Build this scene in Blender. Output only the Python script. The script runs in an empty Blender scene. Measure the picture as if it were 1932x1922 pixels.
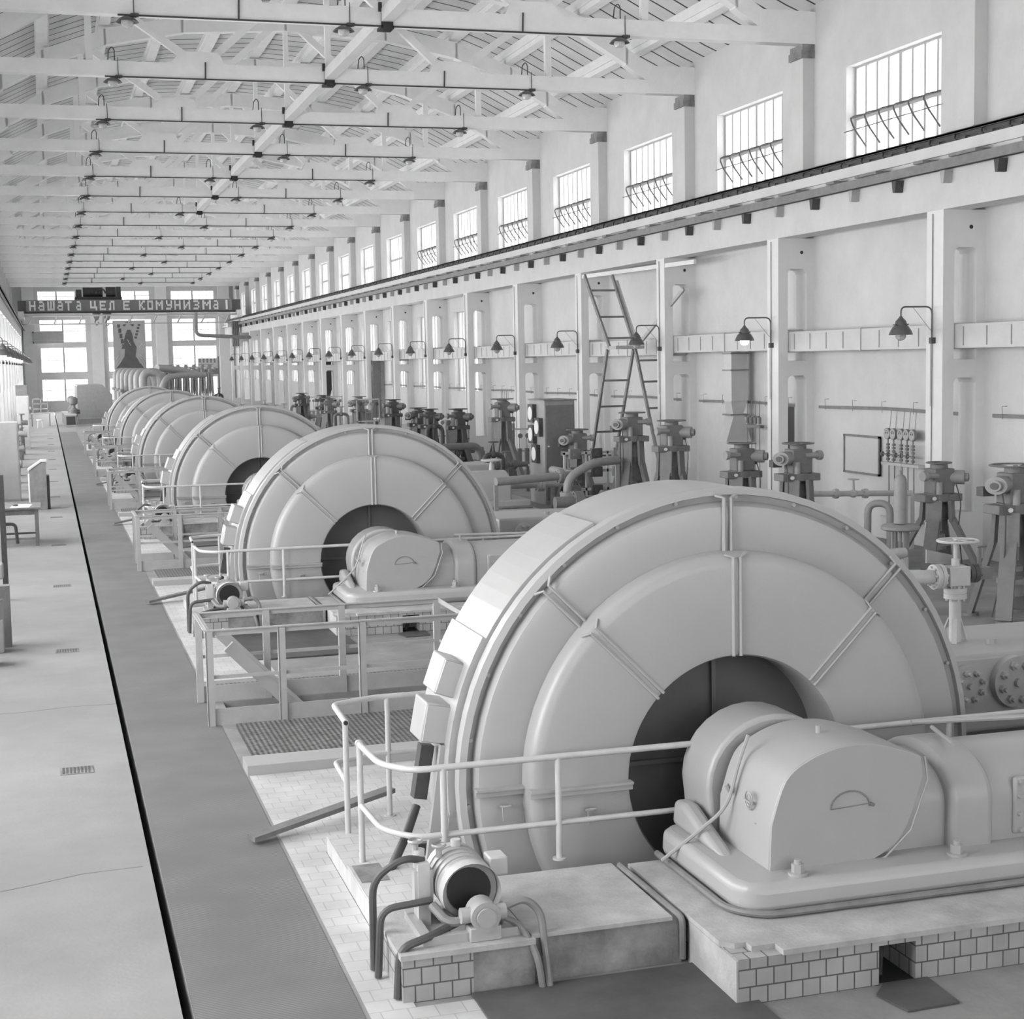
import bpy, math, random
from mathutils import Vector, Matrix
random.seed(7)
PI = math.pi
sc = bpy.context.scene
COL = sc.collection

# ------------------------------------------------------------------ camera
W_, H_, FPX = 1932.0, 1922.0, 2927.0
YAW, PIT, ROL = .28977, .0969, -.01873
CZ = 3.5
_f = Vector((math.sin(YAW)*math.cos(PIT), math.cos(YAW)*math.cos(PIT), -math.sin(PIT)))
_r0 = Vector((math.cos(YAW), -math.sin(YAW), 0)); _u0 = _r0.cross(_f)
_r = _r0*math.cos(ROL)+_u0*math.sin(ROL); _u = -_r0*math.sin(ROL)+_u0*math.cos(ROL)
cam = bpy.data.cameras.new('camera'); co = bpy.data.objects.new('camera', cam); COL.objects.link(co)
cam.sensor_fit = 'HORIZONTAL'; cam.sensor_width = 36; cam.lens = 36*FPX/W_
cam.clip_start = .1; cam.clip_end = 400
mw = Matrix.Identity(4)
for i in range(3):
    mw[i][0] = _r[i]; mw[i][1] = _u[i]; mw[i][2] = -_f[i]
mw[2][3] = CZ
co.matrix_world = mw
sc.camera = co

def P(x, y, X=None, Y=None, Z=None):
    """point of the hall seen at a place of the photo, on the plane X=, Y= or Z="""
    d = _f + _r*((x-966)/FPX) - _u*((y-961)/FPX)
    t = X/d.x if X is not None else (Y/d.y if Y is not None else (Z-CZ)/d.z)
    return (d.x*t, d.y*t, CZ+d.z*t)

# ------------------------------------------------------------------ world, daylight, exposure
wd = bpy.data.worlds.new('overcast_sky'); sc.world = wd; wd.use_nodes = True
wd.node_tree.nodes['Background'].inputs[0].default_value = (1, 1, 1, 1)
wd.node_tree.nodes['Background'].inputs[1].default_value = 2.6
sc.view_settings.view_transform = 'Standard'; sc.view_settings.look = 'None'
sc.view_settings.gamma = 1; sc.view_settings.use_curve_mapping = False
sc.view_settings.exposure = 0.22
try:
    sc.cycles.max_bounces = 10; sc.cycles.diffuse_bounces = 6; sc.cycles.transparent_max_bounces = 12
except Exception: pass

def daylight(name, loc, rot, sx, sy, rad):
    l = bpy.data.lights.new(name, 'AREA'); l.shape = 'RECTANGLE'; l.size = sx; l.size_y = sy
    l.energy = rad*PI*sx*sy; l.color = (1, 1, 1)
    o = bpy.data.objects.new(name, l); COL.objects.link(o); o.location = loc; o.rotation_euler = rot
    return o
LX, RX = -2.4, 15.0                      # hall walls
YB, YF = -7.0, 129.0                     # back and far wall
for i in range(1, 12):                   # daylight standing in the side windows
    daylight('daylight_left', (LX-1.2, -1+12*i, 3.9), (0, -PI/2, 0), 5.8, 11.5, 9.5)
for i in range(12):
    daylight('daylight_right', (RX+1.6, -1+12*i, 8.2), (0, PI/2, 0), 3.4, 11.5, 3.2)
daylight('daylight_far', (6.3, YF+1.5, 5), (-PI/2, 0, 0), 17, 9, 3.0)
daylight('daylight_back', (6.3, YB-1.0, 5), (PI/2, 0, 0), 17, 9, 1.0)

# ------------------------------------------------------------------ materials (all greys: the photograph is black and white)
def new_mat(name, v, rough=.6, metal=0., noise=.0, nscale=3., bump=0., spec=.5, fine=None, detail=6):
    m = bpy.data.materials.new(name); m.use_nodes = True; nt = m.node_tree; b = nt.nodes['Principled BSDF']
    b.inputs['Base Color'].default_value = (v, v, v, 1); b.inputs['Roughness'].default_value = rough
    b.inputs['Metallic'].default_value = metal; b.inputs['Specular IOR Level'].default_value = spec
    tc = nt.nodes.new('ShaderNodeTexCoord')
    if noise or bump:
        n = nt.nodes.new('ShaderNodeTexNoise'); n.inputs['Scale'].default_value = nscale; n.inputs['Detail'].default_value = detail
        n.inputs['Roughness'].default_value = .65
        nt.links.new(tc.outputs['Object'], n.inputs['Vector'])
        if noise:
            mr = nt.nodes.new('ShaderNodeMapRange'); mr.inputs['From Min'].default_value = .3; mr.inputs['From Max'].default_value = .7
            mr.inputs['To Min'].default_value = v*(1-noise); mr.inputs['To Max'].default_value = min(.95, v*(1+noise))
            nt.links.new(n.outputs['Fac'], mr.inputs['Value']); nt.links.new(mr.outputs[0], b.inputs['Base Color'])
        if bump:
            n2 = nt.nodes.new('ShaderNodeTexNoise'); n2.inputs['Scale'].default_value = fine or nscale*12; n2.inputs['Detail'].default_value = 4
            nt.links.new(tc.outputs['Object'], n2.inputs['Vector'])
            bp = nt.nodes.new('ShaderNodeBump'); bp.inputs['Strength'].default_value = bump; bp.inputs['Distance'].default_value = .02
            nt.links.new(n2.outputs['Fac'], bp.inputs['Height']); nt.links.new(bp.outputs[0], b.inputs['Normal'])
    return m

def math_node(nt, op, a, b=None):
    n = nt.nodes.new('ShaderNodeMath'); n.operation = op
    for i, v in enumerate((a, b)):
        if v is None: continue
        if isinstance(v, (int, float)): n.inputs[i].default_value = v
        else: nt.links.new(v, n.inputs[i])
    return n.outputs[0]

def tile_mat(name, v, joint, bw, bh, off=.5, mortar=.012, var=.12, noise=.12, dirt=.0):
    """tiles laid on whichever way the face looks"""
    m = new_mat(name, v, .45); nt = m.node_tree; b = nt.nodes['Principled BSDF']
    tc = nt.nodes.new('ShaderNodeTexCoord'); g = nt.nodes.new('ShaderNodeNewGeometry')
    sp = nt.nodes.new('ShaderNodeSeparateXYZ'); nt.links.new(tc.outputs['Object'], sp.inputs[0])
    sn = nt.nodes.new('ShaderNodeSeparateXYZ'); nt.links.new(g.outputs['Normal'], sn.inputs[0])
    az = math_node(nt, 'GREATER_THAN', math_node(nt, 'ABSOLUTE', sn.outputs[2]), .5)
    ax = math_node(nt, 'GREATER_THAN', math_node(nt, 'ABSOLUTE', sn.outputs[0]), .5)
    # u = x (or y on side faces), v = z (or y on the top)
    u = math_node(nt, 'ADD', math_node(nt, 'MULTIPLY', sp.outputs[0], math_node(nt, 'SUBTRACT', 1, ax)), math_node(nt, 'MULTIPLY', sp.outputs[1], ax))
    w = math_node(nt, 'ADD', math_node(nt, 'MULTIPLY', sp.outputs[2], math_node(nt, 'SUBTRACT', 1, az)), math_node(nt, 'MULTIPLY', sp.outputs[1], az))
    cb = nt.nodes.new('ShaderNodeCombineXYZ'); nt.links.new(u, cb.inputs[0]); nt.links.new(w, cb.inputs[1])
    br = nt.nodes.new('ShaderNodeTexBrick'); nt.links.new(cb.outputs[0], br.inputs['Vector'])
    br.offset = off; br.inputs['Scale'].default_value = 1; br.inputs['Brick Width'].default_value = bw; br.inputs['Row Height'].default_value = bh
    br.inputs['Mortar Size'].default_value = mortar*bh*.6; br.inputs['Mortar Smooth'].default_value = .2
    br.inputs['Color1'].default_value = (v*(1+var),)*3+(1,); br.inputs['Color2'].default_value = (v*(1-var),)*3+(1,)
    br.inputs['Mortar'].default_value = (joint,)*3+(1,)
    n = nt.nodes.new('ShaderNodeTexNoise'); n.inputs['Scale'].default_value = 2.4; n.inputs['Detail'].default_value = 8; nt.links.new(tc.outputs['Object'], n.inputs['Vector'])
    mr = nt.nodes.new('ShaderNodeMapRange'); mr.inputs['From Min'].default_value = .35; mr.inputs['From Max'].default_value = .65
    mr.inputs['To Min'].default_value = 1-noise-dirt; mr.inputs['To Max'].default_value = 1.05; nt.links.new(n.outputs['Fac'], mr.inputs['Value'])
    mx = nt.nodes.new('ShaderNodeMix'); mx.data_type = 'RGBA'; mx.blend_type = 'MULTIPLY'; mx.inputs[0].default_value = 1
    nt.links.new(br.outputs['Color'], mx.inputs[6]); nt.links.new(mr.outputs[0], mx.inputs[7]); nt.links.new(mx.outputs[2], b.inputs['Base Color'])
    return m

def stripe_mat(name, v, dark, pitch, frac, axis=1, noise=.06, diag=False):
    m = new_mat(name, v, .7); nt = m.node_tree; b = nt.nodes['Principled BSDF']
    tc = nt.nodes.new('ShaderNodeTexCoord'); sp = nt.nodes.new('ShaderNodeSeparateXYZ'); nt.links.new(tc.outputs['Object'], sp.inputs[0])
    c = sp.outputs[axis]
    if diag: c = math_node(nt, 'ADD', sp.outputs[0], sp.outputs[1])
    nz = nt.nodes.new('ShaderNodeTexNoise'); nz.inputs['Scale'].default_value = .8; nt.links.new(tc.outputs['Object'], nz.inputs['Vector'])
    c = math_node(nt, 'ADD', c, math_node(nt, 'MULTIPLY', nz.outputs['Fac'], pitch*.12))
    fr = math_node(nt, 'FRACT', math_node(nt, 'DIVIDE', c, pitch))
    line = math_node(nt, 'LESS_THAN', fr, frac)
    n = nt.nodes.new('ShaderNodeTexNoise'); n.inputs['Scale'].default_value = 1.6; n.inputs['Detail'].default_value = 6; nt.links.new(tc.outputs['Object'], n.inputs['Vector'])
    mr = nt.nodes.new('ShaderNodeMapRange'); mr.inputs['From Min'].default_value = .35; mr.inputs['From Max'].default_value = .65
    mr.inputs['To Min'].default_value = v*(1-noise); mr.inputs['To Max'].default_value = v*(1+noise); nt.links.new(n.outputs['Fac'], mr.inputs['Value'])
    mx = nt.nodes.new('ShaderNodeMix'); mx.data_type = 'RGBA'; nt.links.new(line, mx.inputs[0]); nt.links.new(mr.outputs[0], mx.inputs[6])
    mx.inputs[7].default_value = (dark,)*3+(1,); nt.links.new(mx.outputs[2], b.inputs['Base Color'])
    return m

def checker_mat(name, a, bcol, scale):
    m = new_mat(name, a, .4); nt = m.node_tree; b = nt.nodes['Principled BSDF']
    tc = nt.nodes.new('ShaderNodeTexCoord'); mp = nt.nodes.new('ShaderNodeMapping'); mp.inputs['Rotation'].default_value = (0, 0, .78)
    nt.links.new(tc.outputs['Object'], mp.inputs[0]); ch = nt.nodes.new('ShaderNodeTexChecker'); ch.inputs['Scale'].default_value = scale
    nt.links.new(mp.outputs[0], ch.inputs['Vector']); ch.inputs[1].default_value = (a,)*3+(1,); ch.inputs[2].default_value = (bcol,)*3+(1,)
    n = nt.nodes.new('ShaderNodeTexNoise'); n.inputs['Scale'].default_value = 6; nt.links.new(tc.outputs['Object'], n.inputs['Vector'])
    mr = nt.nodes.new('ShaderNodeMapRange'); mr.inputs['To Min'].default_value = .5; mr.inputs['To Max'].default_value = 1.5; nt.links.new(n.outputs['Fac'], mr.inputs['Value'])
    mx = nt.nodes.new('ShaderNodeMix'); mx.data_type = 'RGBA'; mx.blend_type = 'MULTIPLY'; mx.inputs[0].default_value = 1
    nt.links.new(ch.outputs[0], mx.inputs[6]); nt.links.new(mr.outputs[0], mx.inputs[7]); nt.links.new(mx.outputs[2], b.inputs['Base Color'])
    return m

def emit_mat(name, v, s):
    m = bpy.data.materials.new(name); m.use_nodes = True; b = m.node_tree.nodes['Principled BSDF']
    b.inputs['Base Color'].default_value = (v, v, v, 1); b.inputs['Emission Color'].default_value = (1, 1, 1, 1); b.inputs['Emission Strength'].default_value = s
    return m

def pane_mat():
    m = bpy.data.materials.new('window_glass'); m.use_nodes = True; nt = m.node_tree; nt.nodes.clear()
    o = nt.nodes.new('ShaderNodeOutputMaterial'); t = nt.nodes.new('ShaderNodeBsdfTransparent'); t.inputs[0].default_value = (.95, .95, .95, 1)
    g = nt.nodes.new('ShaderNodeBsdfGlossy'); g.inputs['Roughness'].default_value = .05; mx = nt.nodes.new('ShaderNodeMixShader'); mx.inputs[0].default_value = .06
    nt.links.new(t.outputs[0], mx.inputs[1]); nt.links.new(g.outputs[0], mx.inputs[2]); nt.links.new(mx.outputs[0], o.inputs[0])
    return m

wall_m = new_mat('limewash', .60, .9, noise=.07, nscale=1.1, bump=.25, fine=14)
wall_old = new_mat('limewash_stained', .66, .9, noise=.16, nscale=1.6, bump=.3, fine=10)
col_m = new_mat('column_limewash', .72, .85, noise=.04, nscale=2, bump=.15, fine=12)
roof_m = new_mat('roof_concrete_white', .80, .9, noise=.05, nscale=2.5, bump=.2, fine=20)
deck_m = stripe_mat('roof_deck_boards', .66, .03, .68, .10)
floor_m = new_mat('concrete_floor', .28, .55, noise=.12, nscale=.9, bump=.08, fine=30)
path_m = stripe_mat('ribbed_floor_covering', .175, .135, .035, .4, noise=.14, diag=True)
side_floor_m = new_mat('worn_cement', .25, .7, noise=.25, nscale=1.3, bump=.15, fine=25)
pit_m = new_mat('pit_concrete', .16, .9, noise=.3, nscale=2)
tile_m = tile_mat('white_tiles', .56, .42, .15, .15, off=.5, var=.04, mortar=.05, noise=.16, dirt=.04)
wtile_m = tile_mat('plinth_tiles', .38, .10, .105, .098, off=.35, var=.10, mortar=.08, noise=.14, dirt=.08)
cap_m = new_mat('plinth_cap', .42, .7, noise=.22, nscale=4, bump=.2)
stain_m = new_mat('oily_concrete', .22, .8, noise=.5, nscale=3.2, bump=.25)
mach_m = new_mat('machine_paint', .40, .34, noise=.03, nscale=2.5, bump=.05, fine=60)
mach_l = new_mat('machine_paint_light', .39, .34, noise=.04, nscale=3)
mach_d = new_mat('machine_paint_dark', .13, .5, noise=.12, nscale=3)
valve_m = new_mat('actuator_paint', .175, .5, noise=.12, nscale=6)
valve_l = new_mat('actuator_paint_light', .30, .5, noise=.1, nscale=6)
valve_d = new_mat('actuator_dark', .08, .5, noise=.2, nscale=6)
pipe_w = new_mat('pipe_paint_pale', .52, .4, noise=.1, nscale=5)
rail_m = new_mat('rail_paint', .52, .4, noise=.08, nscale=9)
fence_m = new_mat('fence_paint', .40, .5, noise=.08, nscale=6)
steel_d = new_mat('dark_steel', .055, .5, noise=.3, nscale=8)
steel_m = new_mat('grey_steel', .20, .5, noise=.2, nscale=5)
lampshade_m = new_mat('lamp_enamel', .10, .35, noise=.15, nscale=10)
black_m = new_mat('black_parts_and_hole_shade', .022, .5)  # black parts, and the painted dark inside holes and openings
duct_m = new_mat('duct_sheet', .50, .4, noise=.07, nscale=2.5)
wood_m = new_mat('old_wood', .17, .7, noise=.25, nscale=5)
plate_m = new_mat('dark_floor_plate', .085, .65, noise=.3, nscale=2.4)
chequer_m = checker_mat('chequer_plate', .05, .22, 30)
paper_m = new_mat('paper', .75, .8)
board_m = new_mat('notice_sheet', .55, .8, noise=.04, nscale=20)
sign_m = new_mat('banner_cloth', .17, .8, noise=.08, nscale=2)
letter_m = new_mat('banner_letter', .72, .8)
window_frame_m = new_mat('window_steel', .42, .5)
window_bar_m = new_mat('vent_gear', .09, .5)
glass_m = pane_mat()
bulb_m = new_mat('lamp_glass', .5, .12, noise=.2, nscale=20)
lit_m = emit_mat('lit_bulb', .9, 9)
mural_m = new_mat('mural_ground', .40, .9, noise=.1, nscale=2)
mural_d = new_mat('mural_dark', .12, .9, noise=.15, nscale=2)
mural_l = new_mat('mural_light', .62, .9)

# ------------------------------------------------------------------ mesh builder
class MB:
    def __init__(s): s.v = []; s.f = []; s.sm = []
    def add(s, vs, fs, smooth=False):
        n = len(s.v); s.v += [tuple(p) for p in vs]; s.f += [tuple(i+n for i in f) for f in fs]; s.sm += [smooth]*len(fs); return s
    def box(s, x0, y0, z0, x1, y1, z1):
        if x0 > x1: x0, x1 = x1, x0
        if y0 > y1: y0, y1 = y1, y0
        if z0 > z1: z0, z1 = z1, z0
        return s.add([(x0,y0,z0),(x1,y0,z0),(x1,y1,z0),(x0,y1,z0),(x0,y0,z1),(x1,y0,z1),(x1,y1,z1),(x0,y1,z1)],
                     [(0,3,2,1),(4,5,6,7),(0,1,5,4),(1,2,6,5),(2,3,7,6),(3,0,4,7)])
    def cbox(s, c, d, M=None):
        x, y, z = d[0]/2, d[1]/2, d[2]/2; vs = [Vector((a*x, b*y, e*z)) for e in (-1,1) for a, b in ((-1,-1),(1,-1),(1,1),(-1,1))]
        if M is not None: vs = [M @ v for v in vs]
        return s.add([v+Vector(c) for v in vs], [(0,3,2,1),(4,5,6,7),(0,1,5,4),(1,2,6,5),(2,3,7,6),(3,0,4,7)])
    def bar(s, a, b, w, h, up=(0,0,1)):
        a = Vector(a); b = Vector(b); d = (b-a).normalized(); u = Vector(up)
        if abs(d.dot(u)) > .98: u = Vector((0,1,0))
        e = d.cross(u).normalized(); g = e.cross(d)
        vs = [p+e*(i*w/2)+g*(j*h/2) for p in (a,b) for i, j in ((-1,-1),(1,-1),(1,1),(-1,1))]
        return s.add(vs, [(0,3,2,1),(4,5,6,7),(0,1,5,4),(1,2,6,5),(2,3,7,6),(3,0,4,7)])
    def tube(s, pts, r, n=10, closed=False, bend=0):
        pts = [Vector(p) for p in pts]
        if bend and len(pts) > 2:
            q = [pts[0]]
            for i in range(1, len(pts)-1):
                a, b, c = pts[i-1], pts[i], pts[i+1]; k = min(bend, (a-b).length*.48, (c-b).length*.48)
                p0 = b+(a-b).normalized()*k; p1 = b+(c-b).normalized()*k
                for j in range(6):
                    t = j/5; q.append(p0*(1-t)**2+b*2*t*(1-t)+p1*t*t)
            q.append(pts[-1]); pts = q
        m = len(pts); rings = []; prev = None
        for i, p in enumerate(pts):
            if closed: d = (pts[(i+1) % m]-pts[i-1]).normalized()
            else: d = (pts[min(i+1, m-1)]-pts[max(i-1, 0)]).normalized()
            if prev is None:
                u = Vector((0,0,1)) if abs(d.z) < .9 else Vector((1,0,0)); e = d.cross(u).normalized()
            else: e = (prev-d*prev.dot(d)).normalized()
            prev = e; g = d.cross(e); rings.append([p+(e*math.cos(2*PI*k/n)+g*math.sin(2*PI*k/n))*r for k in range(n)])
        vs = [v for R_ in rings for v in R_]; fs = []
        for i in range(m if closed else m-1):
            j = (i+1) % m
            for k in range(n): fs.append((i*n+k, i*n+(k+1) % n, j*n+(k+1) % n, j*n+k))
        s.add(vs, fs, True)
        if not closed: s.add(rings[0], [tuple(reversed(range(n)))]); s.add(rings[-1], [tuple(range(n))])
        return s
    def lathe(s, prof, c=(0,0,0), axis='z', n=24, a0=0, a1=2*PI):
        full = abs(a1-a0-2*PI) < 1e-6; m = n if full else n+1; vs = []
        for (r, h) in prof:
            for k in range(m):
                a = a0+(a1-a0)*k/n; x, y = r*math.cos(a), r*math.sin(a)
                v = {'z': (x,y,h), 'y': (x,h,y), 'x': (h,x,y)}[axis]; vs.append((v[0]+c[0], v[1]+c[1], v[2]+c[2]))
        fs = []
        for i in range(len(prof)-1):
            for k in range(m if full else m-1):
                k2 = (k+1) % m; q = (i*m+k, i*m+k2, (i+1)*m+k2, (i+1)*m+k)
                fs.append(q if axis != 'y' else tuple(reversed(q)))
        return s.add(vs, fs, True)
    def cyl(s, a, b, r, n=16, r2=None):
        a = Vector(a); b = Vector(b); d = (b-a).normalized(); u = Vector((0,0,1)) if abs(d.z) < .9 else Vector((1,0,0))
        e = d.cross(u).normalized(); g = d.cross(e); r2 = r if r2 is None else r2
        A = [a+(e*math.cos(2*PI*k/n)+g*math.sin(2*PI*k/n))*r for k in range(n)]; B = [b+(e*math.cos(2*PI*k/n)+g*math.sin(2*PI*k/n))*r2 for k in range(n)]
        s.add(A+B, [(k, (k+1) % n, n+(k+1) % n, n+k) for k in range(n)], True); s.add(A, [tuple(reversed(range(n)))]); s.add(B, [tuple(range(n))]); return s
    def prism(s, poly, axis, a, b):
        def pt(p, h): return {'y': (p[0], h, p[1]), 'z': (p[0], p[1], h), 'x': (h, p[0], p[1])}[axis]
        n = len(poly); vs = [pt(p, a) for p in poly]+[pt(p, b) for p in poly]
        return s.add(vs, [tuple(range(n)), tuple(reversed(range(n, 2*n)))]+[(k, n+k, n+(k+1) % n, (k+1) % n) for k in range(n)])
    def build(s, name, mat, parent=None, loc=None, bevel=0, smooth=False, seg=2):
        me = bpy.data.meshes.new(name); me.from_pydata(s.v, [], s.f)
        me.polygons.foreach_set('use_smooth', [bool(x or smooth) for x in s.sm]); me.update()
        import bmesh
        bm = bmesh.new(); bm.from_mesh(me); bmesh.ops.recalc_face_normals(bm, faces=bm.faces); bm.to_mesh(me); bm.free()
        me.set_sharp_from_angle(angle=math.radians(40))
        me.materials.append(mat); o = bpy.data.objects.new(name, me); COL.objects.link(o)
        if parent: o.parent = parent
        if loc: o.location = loc
        if bevel:
            md = o.modifiers.new('bevel', 'BEVEL'); md.width = bevel; md.segments = seg; md.limit_method = 'ANGLE'; md.angle_limit = math.radians(35)
            me.polygons.foreach_set('use_smooth', [True]*len(me.polygons)); md.harden_normals = False
        return o

def tag(o, label=None, cat=None, group=None, kind=None):
    if label: o['label'] = label
    if cat: o['category'] = cat
    if group: o['group'] = group
    if kind: o['kind'] = kind
    return o
def empty(name, loc=(0,0,0), rz=0, label=None, cat=None, group=None):
    o = bpy.data.objects.new(name, None); COL.objects.link(o); o.location = loc; o.rotation_euler = (0,0,rz); o.empty_display_size = .2
    return tag(o, label, cat, group)
KIDS = {}
def children(o): return [c for c in list(bpy.data.objects) if c.parent is o]
def copy_tree(o, parent=None, cache={}):
    c = o.copy(); COL.objects.link(c); c.parent = parent
    if o.name not in cache: cache[o.name] = children(o)
    for ch in cache[o.name]: copy_tree(ch, c)
    return c
def structure(o, label=None): return tag(o, label, kind='structure')
ORD = ['first','second','third','fourth','fifth','sixth','seventh','eighth','ninth','tenth','eleventh','twelfth','thirteenth','fourteenth','fifteenth','sixteenth','seventeenth','eighteenth','nineteenth','twentieth','twenty-first']
NM = 6                                    # compressor sets in the row
PER = 12.0                                # their spacing
# ================================================================== SHELL
# floor: thick slabs leave the stair wells, flywheel pits and the expansion slot open
def slabs(mb, x0, x1, y0, y1, holes, zt=0, zb=-1.6):
    xs = sorted({x0, x1, *[h[0] for h in holes], *[h[1] for h in holes]}); xs = [x for x in xs if x0 <= x <= x1]
    for a, b in zip(xs[:-1], xs[1:]):
        hs = sorted([(h[2], h[3]) for h in holes if h[0] <= a+1e-6 and h[1] >= b-1e-6]); y = y0
        for p, q in hs:
            if p > y: mb.box(a, y, zb, b, p, zt)
            y = q
        if y < y1: mb.box(a, y, zb, b, y1, zt)
holes = []
for k in range(NM):
    o = PER*k; holes += [(1.62, 3.95, 15.1+o, 16.1+o), (2.36, 6.4, 9.12+o, 10.75+o)]
m = MB(); m.box(LX-.3, YB, -1.6, .555, YF, 0); structure(m.build('floor', floor_m))
m = MB(); m.box(.615, YB, -1.6, 1.49, YF, -.012); structure(m.build('floor', side_floor_m))
m = MB(); slabs(m, 1.49, 6.4, YB, YF, holes); m.box(6.4, YB, -1.6, RX+.3, YF, 0); structure(m.build('floor', side_floor_m))
m = MB(); m.box(LX-.3, YB, -1.8, RX+.3, YF, -1.6); structure(m.build('floor', pit_m))
m = MB(); m.box(.617, YB, -.012, 1.488, 87.2, .004)
tag(m.build('floor_runner', path_m), 'long dark grey ribbed floor runner down the aisle beside the black floor slot', 'floor covering')

# right wall with clerestory windows and lower windows in the far bays
def wall_with_holes(mb, x0, x1, y0, y1, z0, z1, holes):
    ys = sorted({y0, y1, *[h[0] for h in holes], *[h[1] for h in holes]})
    for a, b in zip(ys[:-1], ys[1:]):
        hs = sorted([(h[2], h[3]) for h in holes if h[0] <= a+1e-6 and h[1] >= b-1e-6]); z = z0
        for p, q in hs:
            if p > z: mb.box(x0, a, z, x1, b, p)
            z = q
        if z < z1: mb.box(x0, a, z, x1, b, z1)
clere = [(23.98+6*k, 27.3+6*k, 7.0, 8.95) for k in range(-5, 17)]
lower = [(24.3+6*k, 27.6+6*k, 2.3, 5.3) for k in range(5, 17)]
m = MB(); wall_with_holes(m, RX, RX+.3, YB, YF, -.1, 11.0, clere+lower); structure(m.build('wall_right', wall_m))
lclere = [(23.98+6*k, 27.3+6*k, 7.2, 8.95) for k in range(-3, 17)]
llow = [(23.7+6*k, 27.7+6*k, 1.3, 5.7) for k in range(-3, 17)]
m = MB(); wall_with_holes(m, LX-.3, LX, YB, YF, -.1, 11.0, lclere+llow); structure(m.build('wall_left', wall_m))
# back wall behind the photographer
m = MB(); ys = [(1.0, 5.2, 1.2, 7.5), (7.4, 11.6, 1.2, 7.5)]
mm = MB(); wall_with_holes(mm, YB-.3, YB, LX-.3, RX+.3, -.1, 13.2, [(-1.2, 2.6, 1.2, 8.5), (4.4, 8.2, 1.2, 8.5), (10, 13.8, 1.2, 8.5)])
mm.v = [(y, x, z) for x, y, z in mm.v]; structure(mm.build('wall_back', wall_m))
# far wall
def FX(px, py): return P(px, py, Y=YF)
cols = [(76, 163), (204, 287), (326, 408)]; rows = [(700, 1), (0, 0)]
fz = [(P(245, 753, Y=YF)[2], P(245, 713, Y=YF)[2]), (P(245, 700, Y=YF)[2], P(245, 654, Y=YF)[2]), (P(245, 644, Y=YF)[2], P(245, 602, Y=YF)[2])]
ftop = (P(245, 566, Y=YF)[2], P(245, 549, Y=YF)[2])
fx = [(P(a, 650, Y=YF)[0], P(b, 650, Y=YF)[0]) for a, b in cols]
fh = []
for (a, b) in fx:
    for (z0, z1) in fz: fh.append((a, b, z0, z1))
for a, b in ((70, 141), (228, 281), (322, 403)):
    fh.append((P(a, 556, Y=YF)[0], P(b, 556, Y=YF)[0], ftop[0], ftop[1]))
mm = MB()
xs = sorted({LX-.3, RX+.3, *[h[0] for h in fh], *[h[1] for h in fh]})
for a, b in zip(xs[:-1], xs[1:]):
    hs = sorted([(h[2], h[3]) for h in fh if h[0] <= a+1e-6 and h[1] >= b-1e-6]); z = -.1
    for p, q in hs:
        if p > z: mm.box(a, YF, z, b, YF+.35, p)
        z = q
    mm.box(a, YF, z, b, YF+.35, 13.2)
structure(mm.build('wall_far', wall_m))
# pilasters of the far wall
for px in (56, 184, 306, 424):
    x = P(px, 650, Y=YF)[0]; m = MB(); m.box(x-.45, YF-.35, 0, x+.45, YF+.02, 10.5); structure(m.build('trim_far_pilaster', col_m))

# windows ----------------------------------------------------------
def window_frame(mb, X, y0, y1, z0, z1, nl, zmid, t=.075):
    for i in range(nl+1):
        y = y0+(y1-y0)*i/nl; w = t*(1.6 if i in (0, nl) else (1.3 if i == nl//2 else .8)); mb.box(X-.03, y-w/2, z0, X+.03, y+w/2, z1)
    for z in (z0, zmid, z1): mb.box(X-.031, y0, z-t*.5, X+.031, y1, z+t*.5)
def side_window(n, X, y0, y1, z0, z1, nl, vent, s):
    r = empty('window_%d' % n, (X, y0, z0)); structure(r)
    m = MB(); window_frame(m, 0, 0, y1-y0, 0, z1-z0, nl, (z1-z0)*.5); m.build('window_frame', window_frame_m, r)
    m = MB(); m.box(-.004, .02, .02, .004, y1-y0-.02, z1-z0-.02); m.build('pane', glass_m, r)
    if vent:
        zt = (z1-z0)*.52; dy = (y1-y0)
        m = MB(); m.tube([(-.12*s, .0, zt-.03), (-.12*s, dy, zt-.03)], .016, 6)
        for i in range(6):
            y = .35+i*(dy-.5)/5.5
            m.tube([(-.03*s, y, zt), (-.3*s, y+.12, zt-.06), (-.25*s, y+.02, zt-.3), (-.05*s, y-.06, zt-.62)], .017, 6, bend=.1)
        m.tube([(-.26*s, -.05, zt-.3), (-.26*s, dy, zt-.3)], .009, 6)
        m.build('vent_gear', window_bar_m, r)
n = 1
for k, (a, b, c, d) in enumerate(clere):
    side_window(n, RX+.22, a, b, c, d, 8, 5 <= k < 12, 1); n += 1
for (a, b, c, d) in lower: side_window(n, RX+.2, a, b, c, d, 6, False, 1); n += 1
for (a, b, c, d) in lclere+llow: side_window(n, LX-.2, a, b, c, d, 5, False, -1); n += 1
for (a, b, c, d) in fh:
    r = empty('window_%d' % n, (a, YF+.2, c)); structure(r); n += 1
    w, h = b-a, d-c; m = MB()
    nc = 6 if w > 3.2 else 4
    for i in range(nc+1):
        x = w*i/nc; t = .12 if i == nc//2 else (.05 if i in (0, nc) else .025); m.box(x-t/2, -.03, 0, x+t/2, .03, h)
    for z in (0, h*.5, h): m.box(0, -.031, z-.02, w, .031, z+.02)
    m.build('window_frame', window_frame_m, r)
    m = MB(); m.box(.02, -.004, .02, w-.02, .004, h-.02); m.build('pane', glass_m, r)

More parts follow.
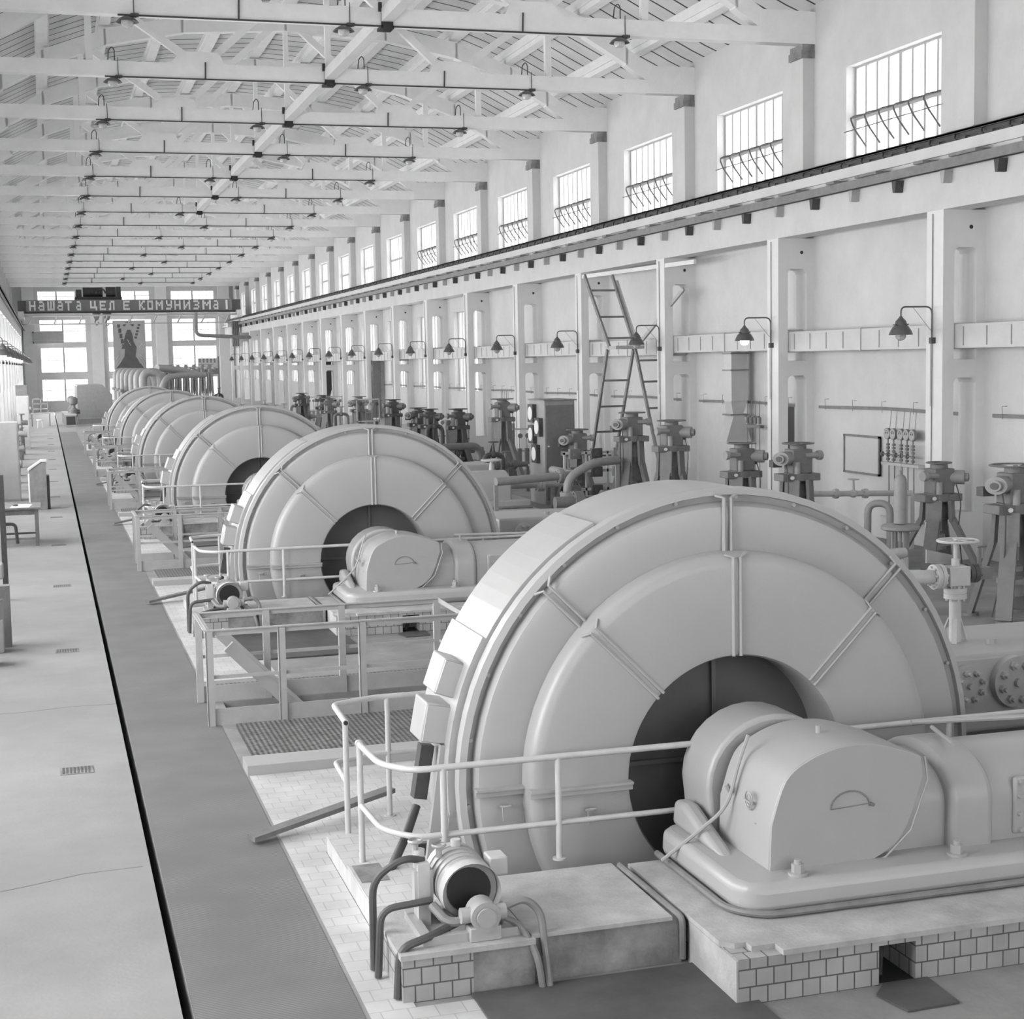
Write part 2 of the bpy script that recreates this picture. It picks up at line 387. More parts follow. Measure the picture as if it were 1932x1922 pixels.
# roof ------------------------------------------------------------
XC = 6.3
DK = [(0, 12.75), (2.6, 12.6), (4.5, 12.25), (6, 11.7), (7, 11.2), (8, 10.7), (8.75, 10.35), (9.2, 10.2)]
CH = [(0, 12.15), (2.6, 12.0), (4.5, 11.62), (6, 11.05), (7, 10.45), (7.7, 9.95)]
def interp(T, d):
    d = abs(d)
    for (a, p), (b, q) in zip(T[:-1], T[1:]):
        if d <= b: return p+(q-p)*(d-a)/(b-a)
    return T[-1][1]
def deck(x): return interp(DK, x-XC)
xs = [LX-.3+i*.6 for i in range(31)]; xs = [x for x in xs if x < RX+.3]+[RX+.3]
m = MB()
for a, b in zip(xs[:-1], xs[1:]):
    za, zb = deck(a), deck(b)
    m.add([(a,YB,za),(b,YB,zb),(b,YF,zb),(a,YF,za),(a,YB,za+.2),(b,YB,zb+.2),(b,YF,zb+.2),(a,YF,za+.2)],
          [(0,1,2,3),(4,7,6,5),(0,4,5,1),(1,5,6,2),(2,6,7,3),(3,7,4,0)])
structure(m.build('ceiling', deck_m))
i = 1
x = XC-7.5
while x <= XC+7.6:
    z = deck(x)-.012; h = .33; m = MB()
    m.box(x-.13, YB, z-h, x+.13, YF, z+.03); m.box(x-.17, YB, z-h+.12, x+.17, YF, z-h+.17)
    structure(m.build('trim_%d' % i, roof_m)); i += 1; x += 1.5
# gable infill of the roof
# trusses
TY = [28.7+6*k for k in range(0, 17)]
def make_truss():
    r = empty('roof_truss', (XC, 0, 0))
    m = MB(); m.box(-8.7, -.13, 9.62, 8.7, .13, 9.93); m.build('bottom_chord', roof_m, r)
    pts = [(-d, z) for d, z in reversed(CH)]+[(d, z) for d, z in CH[1:]]
    m = MB()
    for (a, p), (b, q) in zip(pts[:-1], pts[1:]):
        m.prism([(a-.03, p-.2), (b+.03, q-.2), (b+.03, q+.2), (a-.03, p+.2)], 'y', -.14, .14)
    m.build('top_chord', roof_m, r)
    for s in (-1, 1):
        m = MB(); m.prism([(s*2.25, 9.9), (s*2.4, 10.18), (s*3.2, 10.18), (s*3.45, 9.9)], 'y', -.125, .125); m.build('gusset', roof_m, r)
        m = MB(); m.bar((s*2.5, 0, 10.1), (s*.4, 0, 11.98), .16, .14, (0,1,0)); m.build('diagonal', roof_m, r)
        m = MB(); m.bar((s*3.1, 0, 10.1), (s*4.9, 0, 11.35), .16, .14, (0,1,0)); m.build('diagonal', roof_m, r)
        m = MB(); m.bar((s*5.1, 0, 11.3), (s*5.1, 0, 9.9), .14, .14, (0,1,0)); m.build('hanger', roof_m, r)
        m = MB(); m.box(s*7.5, -.15, 9.62, s*8.7, .15, 10.25); m.build('end_block', roof_m, r)
    m = MB(); m.bar((0, 0, 12.0), (0, 0, 9.9), .12, .12, (0,1,0)); m.build('hanger', roof_m, r)
    return r
tr = make_truss()
for i, y in enumerate(TY):
    o = tr if i == 0 else copy_tree(tr); o.location = (XC, y, 0)
    tag(o, 'white concrete roof truss with arched top chord, %s from the camera end' % ORD[i], 'roof truss', 'roof trusses')
for i in range(-1, 7):                      # short tie beams from truss to truss along the middle
    m = MB(); m.box(XC-.11, TY[i]+.14 if i >= 0 else 22.9, 9.68, XC+.11, TY[i+1]-.18, 9.91)
    tag(m.build('tie_beam', wall_m), 'white tie beam along the middle of the roof, %s from the camera end' % ORD[i+1], 'beam', 'tie beams between trusses')
    if i < 0: continue
    m = MB(); m.box(XC-.11, TY[i]-.17, 9.60, XC+.11, TY[i]-.135, 9.84); m.box(XC-.16, TY[i]-.2, 9.86, XC-.10, TY[i]-.13, 10.02); m.box(XC-.125, TY[i]-.17, 9.56, XC+.125, TY[i]+.17, 9.615); m.box(XC-.08, TY[i]-.2, 9.52, XC+.08, TY[i]-.1, 9.62)
    tag(m.build('clamp', black_m), 'black clamp holding the middle tie beam under the %s roof truss' % ORD[i], 'clamp', 'black beam clamps')

# columns ---------------------------------------------------------
CYs = [22.6+6*k for k in range(0, 18)]
def make_column():
    r = empty('wall_column', (14.2, 0, 0))
    m = MB()
    for (a, b) in ((0, .21), (.63, .8)): m.box(a, 0, 0, b, .5, 5.8)
    m.box(.205, 0, 5.19, .635, .5, 5.8); m.box(.205, 0, 3.05, .635, .5, 3.35); m.box(.205, 0, 0, .635, .5, .8)
    for z in (5.19, 3.05):                  # rounded corners at the heads of the openings
        for s, xx in ((1, .205), (-1, .635)):
            m.prism([(xx, z+.01), (xx+s*.1, z+.01), (xx+s*.03, z-.03), (xx, z-.1)], 'y', 0, .5)
    m.build('shaft', col_m, r)
    m = MB(); m.box(.55, 0, 6.9, .82, .5, 9.35); m.build('upper_shaft', wall_m, r)
    m = MB(); m.box(.5, -.03, 9.35, .82, .53, 9.5); m.box(.53, -.02, 9.5, .82, .52, 9.62); m.build('bearing', stain_m, r)
    m = MB(); m.cyl((.52, -.004, 5.52), (.52, .02, 5.52), .035, 12); m.build('bolt_hole_shade', black_m, r)  # flat black disc paints the dark inside a hole
    m = MB(); m.tube([(-.015, .3, 5.75), (-.015, .3, .1)], .008, 6); m.build('cable', steel_m, r)
    return r
cl = make_column()
for i, y in enumerate(CYs):
    o = cl if i == 0 else copy_tree(cl); o.location = (14.2, y, 0)
    tag(o, 'white concrete column with two slots on the right wall, %s from the camera end' % ORD[min(i, 20)], 'column', 'right wall columns') if i < 21 else tag(o, 'white concrete column on the right wall nearest the far wall', 'column', 'right wall columns')
for i, y in enumerate(CYs[3:]):
    m = MB(); m.box(LX-.02, y, 0, -1.6, y+.5, 5.8); m.box(LX-.02, y, 5.8, LX+.25, y+.5, 9.6)
    tag(m.build('wall_column', wall_m), 'plain white column on the left wall, number %s counted from the camera end' % (ORD[i] if i < 21 else 'last'), 'column', 'left wall columns')

# crane runway ------------------------------------------------------
for s, lab in ((1, 'right'), (-1, 'left')):
    def X(d): return 14.2+d if s > 0 else -1.6-d
    r = empty('crane_runway_beam', (X(0), YB, 0), label='white concrete crane runway beam on top of the %s hand columns' % lab, cat='crane beam')
    def bx(mb, d0, z0, d1, z1, y0=YB, y1=YF-.02): mb.box(X(d0)-X(0), y0-YB, z0, X(d1)-X(0), y1-YB, z1)
    m = MB(); bx(m, 0, 5.8, .5, 6.66); bx(m, -.06, 6.66, .62, 6.84); m.build('beam', wall_m, r)
    m = MB(); bx(m, .1, 6.84, .2, 7.0); bx(m, .02, 6.84, .26, 6.88); bx(m, .05, 6.98, .24, 7.03); m.build('rail', steel_d, r)
    m = MB(); bx(m, .05, 6.99, .18, 7.02)
    y = 14.0
    while y < (128 if s > 0 else 60):
        m.tube([(s*.0, y-YB, 6.86), (s*.03, y-YB+.1, 6.9), (s*.1, y-YB+.16, 7.03), (s*.12, y-YB+.45, 7.04)], .016, 5); m.box(s*.02-.02, y-YB-.25, 6.84, s*.02+.08, y-YB-.05, 6.9); y += .75
    m.build('rail_clip', steel_d, r)
    m = MB(); bx(m, -.22, 6.40, -.16, 6.56); bx(m, -.28, 6.40, -.12, 6.42); m.build('conductor_rail', steel_m, r)
    y = 19.4
    for i in range(70 if s > 0 else 20):
        m = MB(); yy = y+i*1.5-YB
        m.prism([(yy-.07, 6.40), (yy+.07, 6.40), (yy+.035, 6.20), (yy-.035, 6.20)], 'x', -s*.16, 0); m.build('bracket', steel_d if i % 2 else fence_m, r)
        m = MB(); m.box(-s*.3, yy+.35, 6.56, s*.02, yy+.35+(.75 if i % 2 else .3), 6.61); m.build('cleat', steel_m, r)

# ================================================================== COMPRESSOR SETS
CX, CY, CZ0, RR = 4.36, 9.6, .71, 1.88
def ring_pts(r, y, a0, a1, n): return [(r*math.cos(a0+(a1-a0)*i/n), y, CZ0+r*math.sin(a0+(a1-a0)*i/n)) for i in range(n+1)]
def pol(r, deg, y): a = math.radians(deg); return (r*math.cos(a), y, CZ0+r*math.sin(a))
def make_compressor():
    r = empty('compressor', (CX, CY, 0))
    c = (0, 0, CZ0)
    N = 72
    m = MB(); m.lathe([(RR, .06), (RR, 1.0), (RR-.1, 1.02), (1.2, 1.06), (.6, 1.06)], c, 'y', N)
    m.build('flywheel_shroud', mach_l, r)
    m = MB(); m.lathe([(RR+.015, -.0), (RR+.02, .09), (RR-.0, .1)], c, 'y', N); m.lathe([(RR+.015, 0), (RR-.03, -.012), (RR-.035, .03), (1.80, .05)], c, 'y', N)
    for i in range(26):
        a = 360/26*i+4; m.cyl(pol(1.832, a, .06), pol(1.832, a, .01), .014, 8)
    m.build('rim_flange', mach_m, r)
    m = MB(); m.lathe([(1.80, .05), (1.795, -.0), (1.77, -.035), (1.72, -.045), (1.50, -.035), (1.40, -.02)], c, 'y', N); m.build('outer_cover', mach_m, r)
    m = MB(); m.lathe([(1.475, .02), (1.475, -.13), (1.462, -.165), (1.43, -.19), (1.38, -.195), (.82, -.195), (.785, -.185), (.77, -.15), (.77, .25)], c, 'y', N); m.build('inner_cover', mach_m, r)
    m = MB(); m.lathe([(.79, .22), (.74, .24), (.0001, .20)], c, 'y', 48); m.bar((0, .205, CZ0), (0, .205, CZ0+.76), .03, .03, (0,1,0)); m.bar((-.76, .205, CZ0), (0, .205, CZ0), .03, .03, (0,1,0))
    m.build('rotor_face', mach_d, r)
    for a in (90, 45, 135):
        for (r0, r1, y) in ((1.44, 1.83, -.055), (.78, 1.445, -.2)):
            m = MB(); t = Vector((-math.sin(math.radians(a)), 0, math.cos(math.radians(a))))
            for s in (-1, 1):
                p = Vector(pol(r0, a, y))+t*s*.026; q = Vector(pol(r1, a, y))+t*s*.026
                if r1 > 1.5: pass
                m.tube([p, q, q+t*s*.05+Vector((0, .035, 0))+ (q-p).normalized()*.02], .014 if a == 90 else .011, 6)
            m.build('seam_flange', mach_l if a == 90 else mach_m, r)
    for (x0, x1, y) in ((-1.80, -1.47, -.05), (-1.475, -.77, -.2), (.77, 1.475, -.2), (1.47, 1.80, -.05)):
        m = MB(); m.box(x0, y-.05, CZ0-.012, x1, y+.02, CZ0+.004); m.box(x0, y-.03, CZ0-.05, x1, y+.02, CZ0-.014); m.build('joint_flange', mach_l, r)
    for x, z in ((-1.60, .60), (-1.06, .56)):
        m = MB(); m.tube([(x-.03, -.04 if x < -1.5 else -.2, z-.02), (x-.03, -.13 if x < -1.5 else -.25, z), (x+.03, -.13 if x < -1.5 else -.25, z), (x+.03, -.04 if x < -1.5 else -.2, z-.02)], .009, 6, bend=.02)
        m.tube([(x-.03, -.1 if x < -1.5 else -.24, z), (x-.025, -.1 if x < -1.5 else -.24, z-.1)], .006, 5); m.build('lifting_handle', mach_l, r)
    # hoop over the rim, stepping out on the left side
    m = MB()
    for (a0, a1, rr) in ((118, 150, 1.915), (150, 186, 1.94)):
        n_ = 10
        for i in range(n_):
            b0 = a0+(a1-a0)*i/n_; b1 = a0+(a1-a0)*(i+1)/n_
            P0 = pol(RR-.01, b0, .12); P1 = pol(rr, b0, .12); P2 = pol(rr, b1, .12); P3 = pol(RR-.01, b1, .12)
            m.add([P0, P1, P2, P3]+[(p[0], .92, p[2]) for p in (P0, P1, P2, P3)], [(0,1,2,3), (7,6,5,4), (1,5,6,2), (0,4,5,1), (2,6,7,3)])
    m.build('rim_hoop', mach_l, r)
    for ang, rad, sz in ((169, 2.01, (.18, .32, .27)), (160, 2.0, (.14, .32, .25))):
        a = math.radians(ang); M_ = Matrix.Rotation(-(a-PI), 3, 'Y')
        m = MB(); m.cbox(pol(rad, ang, .42), sz, M_); b = m.build('terminal_box', mach_l, r, bevel=.012)
        m = MB(); m.cbox(pol(rad, ang, .42-sz[1]/2-.012), (sz[0]*.9, .02, sz[2]*.9), M_); m.build('box_lid', mach_m, b)
    m = MB(); m.bar(pol(2.02, 174, .42), pol(2.08, 184, .40), .09, .11); m.build('cable_box', steel_d, r)
    m = MB(); m.tube([pol(2.10, 185.5, .40), (-2.18, .3, .36), (-2.40, .1, .07)], .03, 10); m.build('cable_pipe', steel_d, r)
    for sx in (-2.02, -1.90):
        m = MB(); m.bar((sx-.04, .25, .0), (sx+.1, .25, .95), .07, .05); m.build('strut', mach_l, r)
    # ---- bed frame, two of them: in front of and behind the rotor
    for s, y0, y1 in ((1, -1.74, -.42), (2, 1.35, 2.7)):
        pts = [(-.69+.16, y0), (5.6, y0), (5.6, y1), (-.69+.1, y1), (-.69, y1-.1), (-.69, y0+.16), (-.69+.05, y0+.05)]
        m = MB(); m.prism(pts, 'z', .29, .47); m.build('bed_frame', mach_m, r, bevel=.055, seg=4)
        m = MB(); q = [(x_, y_) for x_, y_ in pts]; m.tube([(-.72, y1-.1, .31), (-.72, y0+.14, .31), (-.56, y0-.03, .31), (5.6, y0-.03, .31)], .022, 8, bend=.2); m.build('pipe_and_shadow_line', steel_m, r)  # thin pipe; its dark grey also paints the shadow groove round the frame
    m = MB(); m.box(1.5, -1.765, .30, 1.51, -1.70, .475); m.build('frame_joint', steel_d, r)
    m = MB(); m.prism([(-1.2, .46), (-.62, .64), (-.46, .64), (-.42, .46)], 'x', -.58, -.46); m.build('frame_shoulder', mach_m, r, bevel=.04, seg=3)
    # bearing pedestal towards the rotor
    m = MB(); yz = [(-.42, .45), (-.45, .75)]+[(.02-.47*math.cos(t), .76+.44*math.sin(t)) for t in [PI*i/14 for i in range(15)]]+[(.49, .75), (.46, .45)]
    m.prism(yz, 'y', -.72, -.28); m.build('bearing_pedestal', mach_m, r, bevel=.03, seg=3)
    m = MB(); m.cyl((0, -.3, CZ0), (0, .22, CZ0), .16, 24); m.build('shaft', mach_d, r)
    # crank hood: arched cover with a beak to the right
    def spline(pts, closed=False, n_=5):
        o_ = []
        for i in range(len(pts)-1):
            p0, p1, p2, p3 = pts[max(i-1, 0)], pts[i], pts[i+1], pts[min(i+2, len(pts)-1)]
            for j in range(n_):
                t = j/n_; o_.append(tuple(.5*((2*p1[c_])+(-p0[c_]+p2[c_])*t+(2*p0[c_]-5*p1[c_]+4*p2[c_]-p3[c_])*t*t+(-p0[c_]+3*p1[c_]-3*p2[c_]+p3[c_])*t**3) for c_ in (0, 1)))
        return o_+[pts[-1]]
    front = [(-.41, .40), (-.395, .74), (-.30, 1.0), (-.15, 1.11), (.02, 1.165), (.17, 1.175), (.34, 1.155), (.60, 1.07), (.615, .95), (.50, .64), (.35, .50), (.12, .42), (-.2, .40)]
    front = [front[0]]+spline(front[1:8])+spline(front[8:12])+[front[12]]
    m = MB(); m.prism([(x_, z_) for x_, z_ in front], 'y', -1.50, -.78); hood = m.build('crank_hood', mach_l, r, bevel=.012)
    m = MB(); m.prism([(x_*.992, z_*.996+.002) for x_, z_ in front], 'y', -1.512, -1.498); m.build('hood_face', mach_m, hood)
    m = MB(); m.tube([(.12+.13*math.cos(PI*i/12), -1.515, .80+.10*math.sin(PI*i/12)) for i in range(13)], .006, 5); m.tube([(-.01, -1.515, .80), (.25, -1.515, .815)], .003, 4); m.cyl((.26, -1.51, .81), (.26, -1.54, .81), .012, 8)
    m.build('inspection_door', steel_m, hood)
    for (x_, y_, z_) in ((.1, -1.15, 1.17), (-.36, -1.3, .66), (-.40, -.95, .8)):
        m = MB(); m.cyl((x_, y_, z_), (x_-(.03 if x_ < 0 else 0), y_, z_+.05), .018, 8); m.build('eye_bolt', mach_l, hood)
    m = MB()
    for k_ in (.05, .03): m.tube([(-.402+.02*abs(math.sin(t))*0-.002, -1.22+k_*math.cos(t), .82+k_*math.sin(t)*1.1) for t in [2*PI*i/16 for i in range(16)]], .005, 5, closed=True)
    m.box(-.41, -1.26, .805, -.395, -1.18, .815); m.build('cast_emblem', mach_l, hood)
    m = MB(); m.tube([(.63, -1.50, 1.06), (.645, -1.51, .92), (.53, -1.51, .62), (.36, -1.51, .47), (.12, -1.51, .40), (-.2, -1.51, .385)], .008, 6); m.build('hood_rim', mach_l, hood)
    # crankcase running off to the cylinder
    def arch(y0, y1, zt, zb=.42, n_=16):
        mid = (y0+y1)/2; R_ = (y1-y0)/2; zs = zt-R_*.62
        return [(y0, zb)]+[(mid-R_*math.cos(PI*i/n_), zs+R_*.62*math.sin(PI*i/n_)) for i in range(n_+1)]+[(y1, zb)]
    m = MB(); m.prism(arch(-1.42, -.62, .98), 'x', .0, .84); m.build('crosshead_guide', mach_m, r, bevel=.01)
    m = MB(); m.prism(arch(-1.5, -.55, 1.04), 'x', .82, 1.12); m.build('guide_rib', mach_l, r, bevel=.045, seg=3)
    m = MB(); m.prism(arch(-1.45, -.6, 1.0), 'x', 1.12, 3.1); m.build('crankcase', mach_m, r, bevel=.02)
    m = MB(); m.prism(arch(-1.55, -.5, 1.08), 'x', 3.1, 5.2); m.build('cylinder', mach_m, r, bevel=.04, seg=3)
    m = MB(); m.box(1.28, -1.475, .50, 2.5, -1.44, .86); cv = m.build('inspection_cover', mach_m, r, bevel=.03, seg=3)
    m = MB(); m.box(1.42, -1.492, .58, 2.36, -1.474, .78); m.build('cover_panel', mach_m, cv, bevel=.012)
    for (x_, z_) in [(1.32+i*.28, .53) for i in range(5)]+[(1.32+i*.28, .83) for i in range(5)]+[(1.315, .63), (1.315, .74)]:
        m = MB(); m.cyl((x_, -1.474, z_), (x_, -1.50, z_), .014, 8); m.build('cover_bolt', mach_l, cv)
    # anchor bolts on the bed frame
    for x_, y_ in ((-.28, -1.62), (.78, -1.62), (1.9, -1.62), (3.0, -1.62), (-.5, -.62)):
        m = MB(); m.cyl((x_, y_, .465), (x_, y_, .485), .058, 18); m.cyl((x_, y_, .48), (x_, y_, .535), .038, 6); m.cyl((x_, y_, .53), (x_, y_, .56), .022, 10)
        m.build('anchor_bolt', mach_l, r, smooth=False)
    m = MB(); m.tube([(1.02, -.7, 1.06), (2.8, -1.0, 1.06)], .018, 8); m.cyl((2.75, -1.0, 1.0), (2.75, -1.0, 1.16), .035, 10); m.tube([(.95, -1.3, 1.06), (1.05, -.9, 1.07)], .014, 6)
    m.build('oil_pipe', mach_l, r)
    m = MB(); m.tube([(-.3, -1.0, 1.16), (-.36, -.98, .98), (-.44, -1.0, .72), (-.58, -.9, .56), (-.78, -.75, .34)], .012, 6, bend=.12); m.build('oil_line', mach_l, r)
    # rear row: crankcase and cylinder block behind the rotor
    m = MB(); m.prism(arch(1.5, 2.5, 1.05), 'x', -.5, 2.6); m.build('rear_crankcase', mach_m, r, bevel=.02)
    m = MB(); m.box(2.2, 1.12, .42, 5.6, 2.35, 1.06); cb = m.build('rear_cylinder_block', mach_m, r, bevel=.04, seg=3)
    for cx_, cz_, rr_ in ((2.60, .83, .16), (3.04, .83, .21), (4.0, .83, .21)):
        m = MB(); m.cyl((cx_, 1.14, cz_), (cx_, 1.04, cz_), rr_, 28); fl = m.build('valve_flange', mach_m, cb, bevel=.01)
        for i in range(8):
            a = 2*PI*i/8+.3; m = MB(); m.cyl((cx_+rr_*.7*math.cos(a), 1.07, cz_+rr_*.7*math.sin(a)), (cx_+rr_*.7*math.cos(a), 1.0, cz_+rr_*.7*math.sin(a)), rr_*.16, 6)
            m.cyl((cx_+rr_*.7*math.cos(a), 1.0, cz_+rr_*.7*math.sin(a)), (cx_+rr_*.7*math.cos(a), .965, cz_+rr_*.7*math.sin(a)), rr_*.09, 10); m.build('stud_nut', mach_m, fl)
        m = MB(); m.cyl((cx_, 1.06, cz_), (cx_, 1.0, cz_), rr_*.16, 12); m.build('plug', mach_l, fl)
    for i in range(3):
        m = MB(); m.cyl((3.1+i*.5, 1.5, 1.06), (3.1+i*.5, 1.5, 1.1), .04, 6); m.build('block_bolt', mach_l, cb)
    return r
where = ['nearest', 'second nearest', 'third nearest', 'fourth nearest', 'fifth nearest', 'farthest']
comp = make_compressor()
for k in range(NM):
    o = comp if k == 0 else copy_tree(comp); o.location = (CX, CY+PER*k, 0)
    tag(o, 'grey compressor with a big round flywheel cover, %s of the row' % where[k], 'compressor', 'compressors in a row down the hall')

# tiled plinths, pump plinths and pads
def plinth(k):
    o = PER*k; lab = where[k]
    r = empty('machine_plinth', (3.43, 7.4+o, 0), label='white tiled plinth carrying the bed of the %s compressor' % lab, cat='plinth', group='machine plinths')
    X0, Y0 = 3.43, 7.4+o
    m = MB()
    x0, x1, y0, y1 = 0, 6.6, 0, 1.62; a, b = .85, 1.08
    m.box(x0, y0, 0, a, y1, .255); m.box(b, y0, 0, x1, y1, .255); m.box(a, .35, 0, b, y1, .255); m.box(a, 0, .225, b, .36, .255)
    m.build('tiled_body', wtile_m, r)
    m = MB(); m.prism([(-.015, .22), (.05, .16), (.12, .16), (.12, .09), (.26, .09), (.26, -.015), (6.6, -.015), (6.6, 1.62), (-.015, 1.62)], 'z', .255, .285); m.build('cap', cap_m, r)
    m = MB(); m.box(-.012, .0, .0, -.0, .66, .25); m.build('stained_side', cap_m, r)
    m = MB(); m.box(a+.002, .02, .003, b-.002, .34, .006); m.build('opening_shade', black_m, r)  # black sheet paints the shade inside the plinth opening
    m = MB(); m.bar((a+.06, .1, .01), (a+.16, .25, .2), .03, .03); m.build('stay', steel_d, r)
    r2 = empty('side_plinth', (2.48, 8.07+o, 0), label='low concrete block with oily front left of the bed of the %s compressor' % lab, cat='plinth', group='side plinths')
    m = MB(); m.box(0, 0, 0, .9, 1.0, .262); m.build('body', stain_m, r2)
    m = MB(); m.box(-.01, -.015, .262, .84, 1.0, .285); m.build('cap', cap_m, r2)
    m = MB(); m.tube([(.9, -.02, .03), (.9, -.02, .27), (.86, .9, .3)], .02, 8, bend=.05); m.build('kerb_pipe', steel_m, r2)
    r3 = empty('pump_plinth', (1.72, 8.02+o, 0), label='small white tiled plinth under the oil pump of the %s compressor' % lab, cat='plinth', group='pump plinths')
    m = MB(); m.box(0, 0, 0, .40, .8, .245); m.build('tiled_body', wtile_m, r3)
    m = MB(); m.box(.40, 0, 0, .755, .8, .245); m.build('plain_body', stain_m, r3)
    m = MB(); m.box(-.012, -.012, .245, .76, .8, .275); m.build('cap', cap_m, r3)
    r4 = empty('rail_pad', (1.78, 8.86+o, 0), label='raised white pad under the pipe rail left of the %s compressor' % lab, cat='plinth', group='rail pads')
    m = MB(); m.box(0, 0, 0, .56, 1.9, .13); m.box(.0, 0, .13, .56, 1.1, .17); m.build('pad', tile_m, r4)
    m = MB(); m.box(.02, .7, .17, .2, 1.05, .175); m.build('cover_plate', stain_m, r4)
    # floor finishes
    m = MB(); m.box(1.515, 5.2+o, 0, 2.36, 7.95+o, .006); m.box(1.515, 7.95+o, 0, 1.775, 13.05+o, .006); m.box(1.775, 10.78+o, 0, 6.4, 13.05+o, .006)
    tag(m.build('tiled_floor', tile_m), 'white tiled floor around the %s compressor' % lab, 'floor tiles', 'tiled floors')
    m = MB(); m.box(2.1, 6.2+o, .006, 3.55, 8.0+o, .02)
    tag(m.build('floor_plate', plate_m), 'dark steel floor plate in front of the plinths of the %s compressor' % lab, 'floor plate', 'dark floor plates')
    if k < 2:
        m = MB(); m.prism([(4.19, 7.27+o), (4.24, 7.03+o), (4.56, 7.04+o), (4.58, 7.39+o), (4.3, 7.39+o)], 'z', .003, .014)
        tag(m.build('rubber_mat', plate_m), 'small dark mat lying before the opening in the plinth of the %s compressor' % lab, 'mat')
    m = MB(); m.box(1.50, 13.05+o, 0, 6.4, 13.4+o, .09); m.build('step', mach_m)
    tag(bpy.data.objects[m_last_name()], 'grey painted step kerb behind the %s compressor' % lab, 'step', 'step kerbs')
    m = MB(); m.box(1.62, 13.4+o, 0, 6.4, 14.93+o, .03)
    tag(m.build('chequer_plate', chequer_m), 'dark chequered steel plate on the floor behind the %s compressor' % lab, 'floor plate', 'chequer plates')
    m = MB(); m.box(1.62, 16.35+o, 0, 6.4, 16.95+o, .02)
    tag(m.build('cable_channel_cover', chequer_m), 'narrow chequered channel cover behind the %s stair rail' % lab, 'floor plate', 'channel covers')
def m_last_name():
    return max((x.name for x in bpy.data.objects if x.name.split('.')[0] == 'step' and 'label' not in x), key=lambda s: s)
for k in range(NM): plinth(k)

# oil pump sets ------------------------------------------------------
def make_pump():
    r = empty('oil_pump', (2.08, 8.4, .275))
    m = MB(); m.box(-.22, -.3, 0, .36, -.24, .05); m.box(-.22, .12, 0, .36, .18, .05); m.box(-.22, -.3, .0, -.16, .18, .04); m.box(.28, -.3, 0, .36, .18, .04); m.build('base_frame', mach_m, r)
    m = MB(); m.cyl((.10, .3, .22), (.10, -.08, .22), .165, 28)
    for i in range(5): m.cyl((.10, .24-.07*i, .22), (.10, .215-.07*i, .22), .172, 28)
    mo = m.build('motor', mach_l, r)
    m = MB(); m.cyl((.10, -.085, .22), (.10, -.09, .22), .13, 24); m.build('motor_mouth_shade', black_m, mo)  # black disc paints the dark of the open motor end
    m = MB(); m.lathe([(.172, -.16), (.172, -.06)], (.10, 0, .22), 'y', 28); m.build('end_ring', pipe_w, mo)
    m = MB(); m.cyl((.10, .2, .39), (.10, .2, .43), .03, 10); m.build('eye_bolt', pipe_w, mo)
    m = MB(); m.box(.25, .0, .25, .36, .14, .36); m.build('junction_box', pipe_w, mo, bevel=.01)
    m = MB(); m.cyl((.13, -.2, .14), (.13, -.34, .14), .085, 20); m.box(.04, -.33, .0, .22, -.22, .08); m.cyl((.0, -.27, .14), (.26, -.27, .14), .045, 12); m.build('pump_head', mach_m, r, bevel=.006)
    m = MB(); m.cyl((.13, -.345, .14), (.13, -.36, .14), .055, 18); m.build('head_plate', mach_l, r)
    m = MB(); m.cyl((-.14, .12, .0), (-.14, .12, .42), .035, 12); m.box(-.19, .03, .14, -.08, .1, .32); m.box(-.17, .02, -.0, -.10, .08, .36); m.build('filter_housing', pipe_w, r)
    for i, (x_, z_) in enumerate(((-.16, .40), (-.02, .36))):
        m = MB(); m.cyl((x_, .12, z_), (x_, .12, z_+.07), .018, 8); m.lathe([(.04, .0), (.045, .01), (.04, .02)], (x_, .12, z_+.06), 'z', 14); m.build('hand_valve', mach_l, r)
    m = MB(); m.tube([(-.12, .1, .36), (-.25, .05, .40), (-.42, .1, .28), (-.42, .12, -.26)], .022, 8, bend=.14); m.build('oil_hose', valve_d, r)
    m = MB(); m.tube([(-.1, -.02, .16), (-.40, -.02, .14), (-.42, .0, -.26)], .022, 8, bend=.09); m.build('oil_hose', valve_d, r)
    m = MB(); m.tube([(.0, -.18, .07), (-.2, -.30, .05), (-.36, -.32, .02), (-.38, -.32, -.26)], .024, 8, bend=.1); m.build('oil_hose', valve_d, r)
    m = MB(); m.tube([(.25, -.27, .16), (.38, -.27, .20), (.46, -.30, .12), (.46, -.44, -.26)], .022, 8, bend=.1); m.build('oil_hose', steel_m, r)
    m = MB(); m.tube([(.24, -.24, .10), (.34, -.28, .06), (.40, -.42, -.08), (.42, -.44, -.26)], .02, 8, bend=.08); m.build('oil_hose', steel_m, r)
    m = MB(); m.tube([(-.12, -.1, .16), (-.05, -.22, .08), (.08, -.25, .12)], .028, 8, bend=.08); m.build('suction_bend', steel_m, r)
    return r
pu = make_pump()
for k in range(NM):
    o = pu if k == 0 else copy_tree(pu); o.location = (2.08, 8.4+PER*k, .275)
    tag(o, 'small oil pump with bent hoses at the left foot of the %s compressor' % where[k], 'pump', 'oil pumps')

